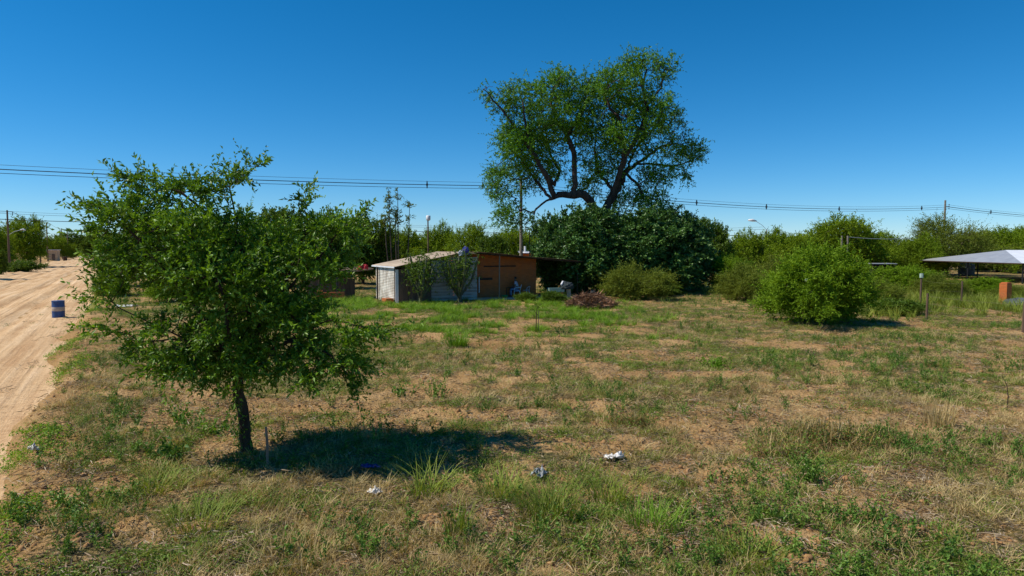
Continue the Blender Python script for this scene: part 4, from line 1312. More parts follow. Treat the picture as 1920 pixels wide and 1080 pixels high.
crumple('plastic_bag', 'blue and violet plastic bag snagged in the top of the right cactus', 'bag', M['blue_bag'], hw(4.45, -1.2, 3.05), (.38, .36, .6), 5)
crumple('plastic_bag', 'pale bag snagged beside the blue bag in the right cactus', 'bag', M['grey_bag'], hw(4.05, -1.3, 3.0), (.3, .3, .45), 6)

# ------------------------------------------------------------------ people, chairs and yard things under the awning
def skin_mesh(name, joints, edges, mat, parent=None, root=0, sub=2):
    me = bpy.data.meshes.new(name)
    me.from_pydata([j[0] for j in joints], edges, []); me.update()
    me.materials.append(mat)
    o = link(name, me, parent)
    sk = o.modifiers.new('skin', 'SKIN'); sk.use_smooth_shade = True
    for i, j in enumerate(joints):
        me.skin_vertices[0].data[i].radius = (j[1], j[1] if len(j) < 3 else j[2])
    me.skin_vertices[0].data[root].use_root = True
    ss = o.modifiers.new('smooth', 'SUBSURF'); ss.levels = sub; ss.render_levels = sub
    return o

def person(loc, rz, label, top, bottom, lean=.0):
    J = [((0, 0, .56), .13, .15), ((.01 + lean * .3, 0, .78), .115, .14), ((.02 + lean, 0, 1.0), .12, .155), ((.035 + lean * 1.2, 0, 1.13), .05), ((.055 + lean * 1.3, 0, 1.21), .075, .07),
         ((.05 + lean * 1.3, 0, 1.30), .095, .08), ((.04 + lean * 1.3, 0, 1.385), .055)]
    E = [(0, 1), (1, 2), (2, 3), (3, 4), (4, 5), (5, 6)]
    nose = len(J); J.append(((.155 + lean * 1.3, 0, 1.255), .014)); E.append((4, nose))
    legs = []; arms = []
    for s in (-1, 1):
        i = len(J)
        J += [((.02, s * .095, .54), .095), ((.43, s * .12, .52), .062), ((.42, s * .13, .28), .055), ((.41, s * .135, .08), .04), ((.55, s * .15, .04), .034)]
        E += [(0, i), (i, i + 1), (i + 1, i + 2), (i + 2, i + 3), (i + 3, i + 4)]
        legs.append(i)
        k = len(J)
        J += [((.02 + lean, s * .19, 1.05), .062), ((.10 + lean, s * .25, .80), .045), ((.33, s * .15, .70), .030), ((.40, s * .13, .69), .034, .02)]
        E += [(2, k), (k, k + 1), (k + 1, k + 2), (k + 2, k + 3)]
        arms.append(k)
        for f in range(5):
            n = len(J)
            if f == 4: J += [((.42, s * .09, .70), .010), ((.45, s * .075, .69), .008)]
            else: J += [((.45, s * (.155 - f * .018), .685), .009), ((.485 - abs(f - 1.3) * .008, s * (.158 - f * .019), .665), .0075)]
            E += [(k + 3, n), (n, n + 1)]
    t = skin_mesh('person', J, E, M['skin'], None, 0)
    t.location = loc; t.rotation_euler = (0, 0, rz); props(t, label, 'person')
    # shirt
    g = .022
    S = [(J[0][0], J[0][1] + g, J[0][2] + g), (J[1][0], J[1][1] + g, J[1][2] + g), (J[2][0], J[2][1] + g, J[2][2] + g), ((J[3][0][0], 0, 1.09), .07)]
    SE = [(0, 1), (1, 2), (2, 3)]
    for k in arms:
        n = len(S); m = tuple(.75 * a + .25 * b for a, b in zip(J[k + 1][0], J[k][0]))
        S += [(J[k][0], J[k][1] + g), (m, J[k + 1][1] + g)]; SE += [(2, n), (n, n + 1)]
    skin_mesh('shirt', S, SE, top, t, 0)
    L = [((0, 0, .57), .145, .165)]; LE = []
    for i in legs:
        n = len(L); L += [(J[i][0], .112), (J[i + 1][0], .08), (J[i + 2][0], .074), ((.41, J[i + 3][0][1], .1), .066)]
        LE += [(0, n), (n, n + 1), (n + 1, n + 2), (n + 2, n + 3)]
    skin_mesh('trousers', L, LE, bottom, t, 0)
    hx = .04 + lean * 1.3
    H = []
    for i in range(7):
        for k in range(12):
            a = 2 * math.pi * k / 12; e = math.pi / 2 * (1 - i / 6 * 1.25)
            cut = .6 if math.cos(a) > .3 and i > 3 else 1
            H.append((hx - .012 + .102 * math.cos(a) * math.cos(e) * cut, .09 * math.sin(a) * math.cos(e), 1.305 + .112 * math.sin(e)))
    F = [(i * 12 + k, i * 12 + (k + 1) % 12, (i + 1) * 12 + (k + 1) % 12, (i + 1) * 12 + k) for i in range(6) for k in range(12)]
    MB().poly(H, [f[::-1] for f in F]).build('hair', M['hair'], t, smooth=True)
    for s in (-1, 1):
        MB().box((hx + .093, s * .032, 1.285), (.012, .022, .012)).build('eye', M['black'], t)
        MB().box((hx + .0, s * .083, 1.265), (.03, .018, .05)).build('ear', M['skin'], t, bevel=.006)
    for i in legs:
        y = J[i][0][1] / abs(J[i][0][1]) * .145
        MB().box((.49, y, .035), (.26, .09, .07)).build('shoe', M['black'], t, bevel=.02)

def chair(loc, rz, label):
    t = empty('plastic_chair', loc, rz); props(t, label, 'chair', 'white plastic chairs')
    P = []
    MB().box((0, 0, .42), (.44, .46, .035)).build('seat', M['white'], t, bevel=.012)
    pts = []; fs = []
    for i in range(9):
        y = -.23 + .46 * i / 8; c = -.2 - .045 * (1 - (y / .23) ** 2)
        top = .86 - .08 * (y / .23) ** 2
        pts += [(c, y, .44), (c - .05, y, .66), (c - .09, y, top)]
    for i in range(8):
        fs += [(i * 3, i * 3 + 1, i * 3 + 4, i * 3 + 3), (i * 3 + 1, i * 3 + 2, i * 3 + 5, i * 3 + 4)]
    bk = MB().poly(pts, fs).build('backrest', M['white'], t, smooth=True)
    m = bk.modifiers.new('thick', 'SOLIDIFY'); m.thickness = .02
    for sx in (-1, 1):
        for sy in (-1, 1):
            MB().tube([(sx * .19, sy * .2, .42), (sx * .23, sy * .23, 0)], [.03, .022], 6).build('leg', M['white'], t)
    for sy in (-1, 1):
        MB().tube([(-.24, sy * .25, .66), (.08, sy * .27, .65), (.19, sy * .25, .6), (.2, sy * .21, .43)], .022, 6).build('armrest', M['white'], t)

def yard():
    fl = .06
    a = at(969, 556, 48.3); b = at(940, 556, 48.6)
    chair((a.x + .02, a.y, fl), R(180), 'white plastic chair under the person in the pale shirt')
    person((a.x, a.y, fl), R(185), 'person in pale shirt and blue jeans sitting under the awning', M['shirt'], M['jeans'], .06)
    chair((b.x - .05, b.y + .2, fl), R(-8), 'white plastic chair under the person in dark clothes')
    person((b.x - .03, b.y + .2, fl), R(-8), 'person in dark clothes sitting beside the awning post', M['dark_cloth'], M['dark_cloth'], .04)
    e = at(985, 552, 49.2)
    chair((e.x, e.y, gz(e.x, e.y) + .05), R(-120), 'empty white plastic chair right of the seated people')
    c = (a + b) / 2
    t = empty('small_table', (c.x, c.y + .15, fl), R(10)); props(t, 'small dark table between the two seated people', 'table')
    MB().box((0, 0, .62), (.55, .5, .03)).build('table_top', M['beam'], t)
    for sx in (-1, 1):
        for sy in (-1, 1):
            MB().box((sx * .22, sy * .2, .3), (.04, .04, .6)).build('leg', M['beam'], t)
    g = at(946, 555, 47.3)
    o = MB().lathe([(.15, 0), (.24, .16), (.26, .17), (.25, .18), (.22, .16)], 18).build('basin', M['green_pl'], None, (g.x, g.y, fl), smooth=True)
    props(o, 'small bright green plastic basin on the slab by the awning post', 'basin')
    # wash trough, stump and draped cloth to the right of the house
    q = at(1042, 552, 47.5); z = gz(q.x, q.y)
    t = empty('wash_trough', (q.x, q.y, z), R(12)); props(t, 'pale green wash trough on blocks right of the brick house', 'trough')
    mb = MB(); mb.box((0, 0, .48), (1.1, .55, .04)); mb.box((0, -.26, .62), (1.1, .04, .26)); mb.box((0, .26, .62), (1.1, .04, .26)); mb.box((-.54, 0, .62), (.04, .48, .26)); mb.box((.54, 0, .62), (.04, .48, .26))
    mb.build('basin', M['palegreen'], t)
    for s in (-1, 1): MB().box((s * .38, 0, .22), (.2, .4, .48)).build('block', M['brick'], t)
    q = at(1066, 557, 46); z = gz(q.x, q.y)
    o = MB().tube([(0, 0, -.1), (.02, 0, .35), (0, .01, .72)], [.16, .14, .15], 9).build('stump', M['concrete'], None, (q.x, q.y, z))
    props(o, 'short pale post beside the brush heap', 'post')
    o = crumple('bundle', 'dark bundle with a white patch on the short post beside the brush heap', 'bundle', M['dark_cloth'], (q.x - .1, q.y, z + .72), (1.0, .8, .65), 9)
    w = MB().box((.16, -.3, .38), (.45, .12, .16), Matrix.Rotation(.5, 3, 'Y')).build('white_patch', M['white'], o, bevel=.04)
    q = at(1112, 546, 49); z = gz(q.x, q.y)
    crumple('bundle', 'small dark bundle behind the brush heap', 'bundle', M['dark_cloth'], (q.x, q.y, z), (.5, .4, .5), 10)
    q = at(956, 561, 46.6)
    o = MB().box((0, 0, .04), (1.5, .5, .1)).build('plank_slab', M['concrete'], None, (q.x, q.y, gz(q.x, q.y)), bevel=.02)
    o.rotation_euler = (0, 0, R(14)); props(o, 'pale slab lying in front of the seated people', 'slab')
    q = at(865, 562, 46.4)
    o = MB().lathe([(.13, 0), (.16, .3), (.17, .31), (.15, .32), (.13, .28)], 16).build('bucket', M['white'], None, (q.x, q.y, gz(q.x, q.y)), smooth=True)
    props(o, 'pale bucket at the foot of the white planks', 'bucket')
yard()

def brush_pile():
    r = np.random.default_rng(21)
    b = on_ground(1108, 578)
    n = 2600
    a = r.random(n) * 6.283; q = np.sqrt(r.random(n))
    X = np.cos(a) * q * 1.45; Y = np.sin(a) * q * 1.0
    top = .95 * np.clip(1 - (X / 1.6) ** 2 - (Y / 1.15) ** 2, 0, 1) * (.8 + .4 * vnoise(X * 2, Y * 2, 4))
    P = np.stack([X, Y, top * np.sqrt(r.random(n))], 1)
    D = r.normal(size=(n, 3)) * [1, 1, .35]
    L = .3 + .7 * r.random(n)
    V, F, T = leaves(P - unit(D) * L[:, None] * .5, D, L, .018 + .02 * r.random(n), fold=.3, r=r)
    V[:, 2] = np.maximum(V[:, 2], -.02)
    o = link('brush_heap', np_mesh('brush_heap', V, F, M['brush'], False, {'tint': T}), None, b)
    props(o, 'heap of dry brown cut branches in front of the shady thicket', 'brush heap')
brush_pile()

# ------------------------------------------------------------------ barrel, stakes, litter
def barrel():
    p = on_road(110, 595)
    t = empty('oil_barrel', p, .4); props(t, 'blue steel barrel with a pale band standing on the sandy road', 'barrel')
    R_ = .31
    prof = []
    for z in np.linspace(0, .92, 47):
        rr = R_ + .012 * math.exp(-((z - .31) / .018) ** 2) + .012 * math.exp(-((z - .62) / .018) ** 2) + (.012 if z < .02 or z > .9 else 0)
        prof.append((rr, z))
    MB().lathe(prof, 36).build('body', M['barrel_blue'], t, smooth=True)
    MB().lathe([(R_ + .004, .355), (R_ + .0055, .36), (R_ + .0055, .575), (R_ + .004, .58)], 36).build('band', M['barrel_band'], t, smooth=True)
    MB().lathe([(R_ - .01, .88), (R_ + .014, .905), (R_ + .016, .925), (R_ + .004, .93), (R_ - .015, .915)], 36).build('rim', M['barrel_blue'], t, smooth=True)
barrel()

p = on_ground(502, 872)
o = MB().tube([(0, 0, -.1), (.0, .0, .35), (-.015, 0, .62)], [.022, .022, .02], 7).build('stake', M['wood'], None, p)
props(o, 'thin grey stake beside the trunk of the foreground tree', 'stake')

def sapling():
    b = on_ground(1005, 622)
    t = empty('staked_sapling', b); props(t, 'thin staked sapling standing alone in the middle of the field', 'sapling')
    MB().tube([(0, 0, -.1), (.01, 0, .5), (.05, 0, 1.15)], [.02, .018, .012], 6).build('trunk', M['beam'], t)
    MB().tube([(.1, .03, -.1), (.1, .03, .9)], .014, 5).build('stake', M['wood'], t)
    r = np.random.default_rng(3)
    T = np.stack([.04 + r.normal(size=16) * .03, r.normal(size=16) * .03, .75 + .45 * r.random(16)], 1)
    a_, s_ = shoots(T, r.normal(size=T.shape) + [0, 0, .5], .15 + .15 * r.random(16), 8, .07, .03, r)
    V, F, Ti = join_vf([a_, s_ + (np.zeros(len(s_[0])),)])
    link('crown', np_mesh('sapling_crown', V, F, M['leaf_mid'], False, {'tint': Ti}), t)
sapling()

def trash(px, py, size, mat, label, seed, nm='plastic_bag', cat='bag', road=False):
    p = on_ground(px, py); p.z += .035
    r = np.random.default_rng(seed); n = 15
    U, W = np.meshgrid(np.linspace(-.5, .5, n), np.linspace(-.5, .5, n), indexing='ij')
    f1 = fbm(U * 3.2 + seed, W * 3.2, seed, 3); f2 = fbm(U * 3.2 + 40, W * 3.2 + seed, seed + 5, 3); f3 = np.abs(fbm(U * 4 + 9, W * 4 + seed, seed + 9, 3) - .5) * 2
    edge = np.clip(1.15 - 1.6 * (U ** 2 + W ** 2), .2, 1)
    X = (U + (f1 - .5) * .75) * size[0]; Y_ = (W + (f2 - .5) * .75) * size[1]; Z = (f3 * 1.9 * edge + .15 * r.random(U.shape)) * size[2]
    i = np.arange(n * n).reshape(n, n)
    F = np.stack([i[:-1, :-1].ravel(), i[1:, :-1].ravel(), i[1:, 1:].ravel(), i[:-1, 1:].ravel()], 1)
    o = link(nm, np_mesh(nm, np.stack([X.ravel(), Y_.ravel(), Z.ravel()], 1), F, mat), None, p)
    o.rotation_euler = (0, 0, r.random() * 6 if size[0] < .29 else .2)
    m = o.modifiers.new('thick', 'SOLIDIFY'); m.thickness = .004
    props(o, label, cat)
trash(1153, 862, (.30, .18, .09), M['white_bag'], 'bright white plastic bag lying on the soil right of centre', 31)
trash(1013, 896, (.27, .20, .13), M['grey_bag'], 'crumpled grey blue bag at the edge of the green grass clump', 32)
trash(703, 930, (.17, .12, .09), M['white_bag'], 'dull white bag in the grass below the tree shadow', 33)
trash(692, 880, (.30, .10, .05), M['blue_bag'], 'deep blue plastic wrapper lying inside the tree shadow', 34, 'plastic_wrapper', 'wrapper')
trash(64, 850, (.12, .15, .12), M['white_bag'], 'pale blue bag caught on the sandy road bank', 35)
trash(236, 576, (1.0, .5, .12), M['white_bag'], 'white sheet lying at the road edge behind the foreground tree', 36, 'plastic_sheet', 'sheet')
q = at(1513, 527, 29.9); crumple('plastic_bag', 'white rag of plastic caught in the rounded bright green bush', 'bag', M['white_bag'], q, (.16, .1, .14), 37)

# ------------------------------------------------------------------ larger single weeds in the field
def clump(name, px, py, label, cat, V, F, T, mat, leaf=None):
    b = on_ground(px, py)
    o = link(name, np_mesh(name, V, F, mat, False, {'tint': T}), None, b)
    props(o, label, cat)

def grass_clump(px, py, label, n, h0, h1, spread, w, mat, seed, base=.2):
    r = np.random.default_rng(seed)
    V, F, T = blades(n, h0, h1, spread, .45, w, 4, r, base)
    clump('grass_clump', px, py, label, 'grass', V, F, T, M[mat])
grass_clump(805, 925, 'tall broad bladed grass clump at the lower edge of the tree shadow', 110, .15, .62, .9, .016, 'grass', 201, .3)
grass_clump(1035, 965, 'bushy green grass clump right of the bare sand mound', 300, .2, .55, .8, .012, 'grass', 202, .42)
grass_clump(940, 925, 'green grass clump left of the grey blue bag', 220, .15, .48, .8, .011, 'grass', 203, .35)
grass_clump(1145, 945, 'upright green grass clump below the bright white bag', 170, .2, .55, .6, .012, 'grass', 204, .3)
grass_clump(858, 1005, 'thin upright grass clump left of the bare sand mound', 90, .2, .6, .5, .010, 'grass', 205, .15)
grass_clump(370, 985, 'low green grass clump in the bottom left of the field', 200, .15, .42, .9, .010, 'grass', 206, .4)
grass_clump(1230, 990, 'dark green grass clump between two bare patches at the bottom', 200, .15, .45, .8, .010, 'lush', 207, .35)
grass_clump(858, 652, 'round bright green tuft alone in the sandy middle field', 160, .3, .75, .6, .03, 'lush', 208, .35)
grass_clump(560, 1060, 'dry and green grass clump at the bottom edge left of centre', 240, .15, .4, .9, .009, 'straw', 209, .4)
grass_clump(1400, 1055, 'green grass clump at the bottom edge right of centre', 240, .15, .42, .8, .010, 'grass', 210, .35)
grass_clump(1760, 800, 'upright dry straw clump at the right of the field', 160, .3, .75, .4, .010, 'straw', 211, .25)
grass_clump(300, 920, 'leafy green grass clump left of the foreground tree trunk', 200, .15, .40, .9, .012, 'grass', 212, .35)

def weed(px, py, label, stems, h, L, mat, seed, lean=.35, rad=.08, nl=18):
    r = np.random.default_rng(seed)
    B = r.normal(size=(stems, 3)) * [rad, rad, 0]
    D = np.stack([r.normal(size=stems) * lean, r.normal(size=stems) * lean, np.ones(stems)], 1)
    a, s = shoots(B, D, h * (.45 + .6 * r.random(stems)), nl, L, L * .5, r, droop=0, spread=1.0, stem=.005)
    V, F, T = join_vf([a, s + (np.full(len(s[0]), .1),)])
    clump('weed', px, py, label, 'weed', V, F, T, M[mat])
weed(1518, 905, 'dark green upright leafy weed in the lower right of the field', 22, .5, .045, 'weed', 221, .25, .06, 26)
weed(820, 745, 'grey green twiggy weed beyond the tree shadow', 26, .55, .05, 'weed', 222, .3, .1)
weed(752, 742, 'small broad leaved weed beyond the tree shadow', 12, .35, .09, 'weed', 223, .6, .12, 8)
weed(345, 795, 'dark leafy weed between the road bank and the tree trunk', 20, .45, .07, 'leaf_near', 224, .8, .15, 14)
weed(318, 860, 'pale broad leaved seedling left of the tree trunk', 10, .45, .10, 'weed', 225, .6, .08, 9)
weed(400, 815, 'climbing leafy weed at the left of the tree foot', 16, .5, .065, 'leaf_near', 226, .7, .12, 14)
weed(120, 955, 'wide green weed patch near the road bank in the bottom left', 40, .32, .05, 'weed', 227, 1.0, .22, 16)
weed(1700, 850, 'green leafy weed patch in the dry grass on the right', 40, .35, .045, 'weed', 228, .9, .16, 16)
weed(1600, 985, 'dark green low weed in the bottom right', 36, .28, .05, 'weed', 229, 1.0, .25, 14)
weed(1060, 628, 'grey green weed right of the staked sapling', 14, .6, .07, 'weed', 230, .35, .12, 16)
weed(1340, 690, 'bright green weed patch right of centre in the far field', 36, .45, .07, 'lush', 231, .9, .2, 14)

def twig_shrub(px, py, label, seed, w, d, h, n):
    r = np.random.default_rng(seed)
    a = r.random(n) * 6.283; q = np.sqrt(r.random(n))
    P = np.stack([np.cos(a) * q * w / 2, np.sin(a) * q * d / 2, -.01 + 0 * a], 1)
    D = np.stack([r.normal(size=n) * .4, r.normal(size=n) * .4, np.ones(n)], 1)
    L = h * (.5 + .6 * r.random(n)) * (1.1 - .5 * q)
    V, F, T = leaves(P, D, L, .007 + 0 * a, fold=.2, r=r)
    k = 5
    B = np.repeat(P + unit(D) * (L * .35)[:, None], k, 0); DD = np.repeat(D, k, 0) + r.normal(size=(n * k, 3)) * .7
    V2, F2, T2 = leaves(B + unit(np.repeat(D, k, 0)) * (r.random(n * k) * np.repeat(L, k) * .5)[:, None], DD, .05 + .12 * r.random(n * k), .006, fold=.2, r=r)
    b = on_ground(px, py)
    t = empty('twiggy_shrub', b); props(t, label, 'shrub')
    Vt, Ft, Tt = join_vf([(V, F, T), (V2, F2, T2)])
    link('twigs', np_mesh('shrub_twigs', Vt, Ft, M['straw'], False, {'tint': Tt}), t)
    Pl = np.repeat(P, 6, 0) + np.concatenate([r.normal(size=(n * 6, 2)) * .08, (r.random((n * 6, 1)) * h * .6)], 1)
    V, F, T = leaves(Pl, r.normal(size=Pl.shape), .04 + .03 * r.random(len(Pl)), .022, r=r)
    link('leaves', np_mesh('shrub_leaves', V, F, M['creeper'], False, {'tint': T}), t)
twig_shrub(1545, 838, 'wide thin twiggy brown shrub in the right of the field', 241, 2.6, 1.1, .62, 420)
twig_shrub(1450, 850, 'low twiggy shrub left of the wide brown shrub', 242, 1.2, .8, .4, 160)
twig_shrub(1180, 800, 'low twiggy weed shrub above the bright white bag', 243, 1.0, .6, .3, 120)
p = on_ground(1888, 765)
o = MB().tube([(0, 0, -.05), (.02, 0, .25), (-.02, 0, .5), (-.14, 0, .72)], [.012, .01, .008, .004], 5).build('dry_stalk', M['beam'], None, p)
props(o, 'single bent dark stalk near the right edge of the field', 'stalk')

# ------------------------------------------------------------------ power poles and cables
def tube_path(a, b, sag, n=30):
    a = Vector(a); b = Vector(b)
    return [a.lerp(b, i / n) - Vector((0, 0, sag * 4 * (i / n) * (1 - i / n))) for i in range(n + 1)]

def cable(a, b, sag, rad, label, group=None, n=30):
    mid = (Vector(a) + Vector(b)) / 2
    pts = [p - mid for p in tube_path(a, b, sag, n)]
    o = MB().tube(pts, rad, 5).build('power_cable', M['cable'], None, mid)
    return props(o, label, 'cable', group)

LINE = [Vector((-55.2, 30, 0)), Vector((.8, 60, 0)), Vector((56.8, 90, 0)), Vector((112.8, 120, 0))]
def main_pole(p, H, label):
    t = empty('power_pole', (p.x, p.y, gz(p.x, p.y)), R(28)); props(t, label, 'pole')
    MB().tube([(0, 0, -.3), (0, 0, H)], [.17, .11], 10).build('pole_shaft', M['pole'], t)
    MB().box((.0, -.28, H - .85), (.07, .55, .07)).build('bracket', M['black'], t)
    for k in (-.25, 0, .25):
        MB().lathe([(.03, 0), (.06, .04), (.035, .08), (.06, .12), (.03, .18)], 10, (0, -.5, H - .95 + k)).build('insulator', M['black'], t)
main_pole(LINE[1], 9.7, 'concrete power pole rising behind the brick house roof')
main_pole(LINE[2], 9.75, 'concrete power pole topping the olive brown tree on the right')
spans = [(0, 1, .55, 'left span'), (1, 2, .95, 'middle span'), (2, 3, .8, 'right span')]
names = {0: 'left of the tall tree', 1: 'between the tall tree and the right pole', 2: 'right of the right pole'}
for si, (i, j, sag, _) in enumerate(spans):
    A = LINE[i] + Vector((.24, -.45, 8.85)); B = LINE[j] + Vector((.24, -.45, 8.85))
    for dz, dx, rad, nm in ((.27, 0, .012, 'thin top wire'), (0, -.07, .022, 'rear middle cable'), (.0, .07, .022, 'front middle cable'), (-.24, 0, .018, 'lower cable')):
        off = Vector((dx * -.47, dx * .88, dz))
        cable(A + off, B + off, sag, rad, f'{nm} of the main power line {names[si]}', 'main power line cables')
    T = tube_path(A, B, sag, 64)
    for k, lab in {0: {38: 'black cable spacer near the left edge of the photo', 46: 'black cable spacer above the left of the foreground tree', 55: 'black cable spacer above the right shoulder of the foreground tree', 60: 'black cable spacer just left of the tall tree'},
                   1: {10: 'black cable spacer just right of the tall tree', 20: 'black cable spacer above the street lamp head', 30: 'black cable spacer left of the domed thorn tree', 42: 'black cable spacer above the domed thorn tree', 58: 'black cable spacer just left of the right pole'},
                   2: {10: 'black cable spacer just right of the right pole'}}[si].items():
        c = T[k]
        mb = MB()
        mb.tube([(0, 0, .30), (.07, 0, .05), (.05, 0, -.1), (0, 0, -.28)], .035, 6); mb.tube([(0, 0, .30), (-.07, 0, .05), (-.05, 0, -.1), (0, 0, -.28)], .035, 6); mb.box((0, 0, .0), (.2, .09, .14))
        o = mb.build('cable_spacer', M['black'], None, c); o.rotation_euler = (0, 0, R(28 + 90))
        props(o, lab, 'spacer', 'cable spacers')

def street_pole(px, base, top, label, lamp=False, mat='pole_wood', arm=True):
    p = gp(px, base, -.12); p.z = gz(p.x, p.y)
    H = top_z(top, p.y) - p.z
    t = empty('street_pole', p, 0); props(t, label, 'pole', 'street poles along the road')
    MB().tube([(0, 0, -.3), (0, 0, H)], [.2, .13], 8).build('pole_shaft', M[mat], t)
    if arm:
        a = MB().tube([(0, 0, H - .3), (1.0, 0, H - .3)], .045, 5).build('cross_arm', M['black'], t)
        MB().tube([(.95, 0, H - .28), (.95, 0, H - .95)], .06, 6).build('insulator', M['black'], a)
    if lamp:
        l = MB().tube([(0, 0, H * .58), (1.2, -.2, H * .64), (2.6, -.4, H * .67)], .05, 6).build('lamp_arm', M['zinc'], t)
        MB().tube([(2.5, -.4, H * .67), (3.0, -.45, H * .68), (3.5, -.5, H * .665)], [.09, .17, .08], 8).build('lamp_head', M['lamp'], l, smooth=True)
    return p, H
SP = [street_pole(18, 503, 394, 'first and tallest street pole on the far left with a lamp arm', True),
      street_pole(76, 492, 413, 'second tall street pole right of the round roadside tree'),
      street_pole(90, 489, 417, 'third street pole close beside the second one'),
      street_pole(117, 484.5, 428, 'fourth street pole near the small tan building'),
      street_pole(128, 482, 431, 'farthest street pole at the end of the road')]
street_pole(53, 496, 442, 'short pale post between the first two street poles', False, 'pole', False)
street_pole(22.5, 500, 455, 'short pale post beside the first street pole', False, 'pole', False)
for k in range(4):
    a, ha = SP[k]; b, hb = SP[k + 1]
    cable((a.x + .95, a.y, a.z + ha - .3), (b.x + .95, b.y, b.z + hb - .3), .5, .03, f'roadside wire between street poles {["one and two", "two and three", "three and four", "four and five"][k]}', 'roadside wires', 12)
a, ha = SP[0]
cable((a.x + .95, a.y, a.z + ha - .3), (a.x - 18, a.y - 42, a.z + ha - .6), .7, .03, 'roadside wire leaving the first street pole towards the left edge', 'roadside wires', 12)
# second line crossing the far end of the field
c0, c1, c2, c3 = at(-120, 404, 112), at(330, 415, 150), at(985, 437, 170), at(1433, 440, 128)
for (a, b, lab) in ((c0, c1, 'heavy bundled cable crossing above the road'), (c1, c2, 'heavy bundled cable passing behind the shack trees'), (c2, c3, 'heavy bundled cable behind the shady thicket')):
    cable(a, b, .55, .06, lab, 'far bundled cables')
    cable(a + Vector((0, 0, 1.0)), b + Vector((0, 0, 1.0)), .5, .025, lab.replace('heavy bundled cable', 'thin wire above the bundled cable'), 'far thin wires')
    cable(a + Vector((0, .4, 1.45)), b + Vector((0, .4, 1.45)), .55, .02, lab.replace('heavy bundled cable', 'uppermost thin wire'), 'far thin wires')
for (c, lab) in ((c1, 'far power pole hidden behind the foreground tree'), (c2, 'far power pole behind the big roof overhang')):
    g = gz(c.x, c.y); t = empty('power_pole', (c.x, c.y, g)); props(t, lab, 'pole')
    MB().tube([(0, 0, -.3), (0, 0, c.z - g + 1.7)], [.17, .11], 8).build('pole_shaft', M['pole'], t)
    MB().box((0, 0, c.z - g + .9), (.9, .08, .08)).build('cross_arm', M['black'], t)

def lamp_post():
    p = at(803, 500, 58); g = gz(p.x, p.y); H = top_z(413, 58) - g
    t = empty('lamp_post', (p.x, p.y, g)); props(t, 'thin brown post with a white cylinder lamp behind the tan roof', 'lamp')
    MB().tube([(0, 0, -.2), (0, 0, H)], [.07, .055], 8).build('post', M['pole_wood'], t)
    MB().lathe([(.05, 0), (.16, .05), (.19, .15), (.19, .42), (.14, .46)], 16, (.03, 0, H - .05)).build('lamp_head', M['white'], t, smooth=True)
    p = at(1436, 500, 100); g = gz(p.x, p.y); H = top_z(430, 100) - g
    t = empty('street_lamp', (p.x, p.y, g)); props(t, 'street lamp with white head on thin arm right of the thicket', 'lamp')
    MB().tube([(0, 0, -.2), (0, 0, H)], [.12, .08], 8).build('post', M['pole'], t)
    MB().tube([(0, 0, H - .1), (-.6, 0, H + .55), (-1.6, 0, H + 1.2)], .03, 6).build('lamp_arm', M['zinc'], t)
    MB().tube([(-1.5, 0, H + 1.2), (-2.1, 0, H + 1.33), (-2.7, 0, H + 1.33)], [.08, .2, .12], 10).build('lamp_head', M['white'], t, smooth=True)
    p = at(993, 500, 57); g = gz(p.x, p.y); H = top_z(432, 57) - g
    o = MB().tube([(0, 0, -.2), (0, 0, H)], [.06, .04], 7).build('antenna_mast', M['beam'], None, (p.x, p.y, g)); props(o, 'thin dark mast right of the concrete power pole', 'mast')
    for (px, lab) in ((1577, 'left of two pale posts above the rounded bright bush'), (1588, 'right of two pale posts above the rounded bright bush')):
        p = at(px, 500, 62); g = gz(p.x, p.y); H = top_z(442, 62) - g
        o = MB().tube([(0, 0, -.2), (0, 0, H)], [.09, .08], 8).build('pale_post', M['pole'], None, (p.x, p.y, g)); props(o, lab, 'post')
    a = at(1588, 444, 62); b = at(1705, 447, 72)
    o = cable(a, b, .12, .022, 'pale wire running right from the two pale posts', None, 10); o.data.materials[0] = M['zinc']
lamp_post()

# ------------------------------------------------------------------ tall stalks behind the shack
def stalk_plant():
    r = np.random.default_rng(8)
    Y = 60
    b = at(748, 500, Y); b.z = gz(b.x, b.y)
    t = empty('tall_stalk_plant', b); props(t, 'tall thin stalks with flat leaf tufts rising behind the shack', 'plant')
    for (px, top, tufts) in ((730, 354, (369, 379, 389, 400, 412)), (747, 357, (371, 399, 415)), (769, 383, (388, 411)), (742, 400, (405, 418)), (722, 405, (410, 420))):
        x0 = (px - 748) * Y / FPX; H = top_z(top, Y) - b.z
        st = MB().tube([(x0 * .6, 0, -.1), (x0 * .9, 0, H * .6), (x0, 0, H)], [.06, .045, .02], 6).build('stalk', M['bark_grey'], t)
        P = []; 
        for ty in tufts + (top + 2,):
            z = top_z(ty, Y) - b.z; n = 4 if ty == top + 2 else 13
            w = .15 if ty == top + 2 else .3 + .35 * r.random()
            a = r.random(n) * 6.283
            P.append((np.stack([x0 + 0 * a, 0 * a, z + .18 * r.normal(size=n)], 1), np.stack([np.cos(a), np.sin(a), .1 + .7 * r.random(n)], 1), w * (.6 + .5 * r.random(n))))
        PP = np.concatenate([q[0] for q in P]); DD = np.concatenate([q[1] for q in P]); LL = np.concatenate([q[2] for q in P])
        a_, s_ = shoots(PP, DD, LL, 7, .2, .07, r, droop=.3, spread=.7, stem=.012)
        V, F, Ti = join_vf([a_, s_ + (np.full(len(s_[0]), .1),)])
        link('leaf_tuft', np_mesh('stalk_tufts', V, F, M['leaf_olive'], False, {'tint': Ti}), st)
stalk_plant()

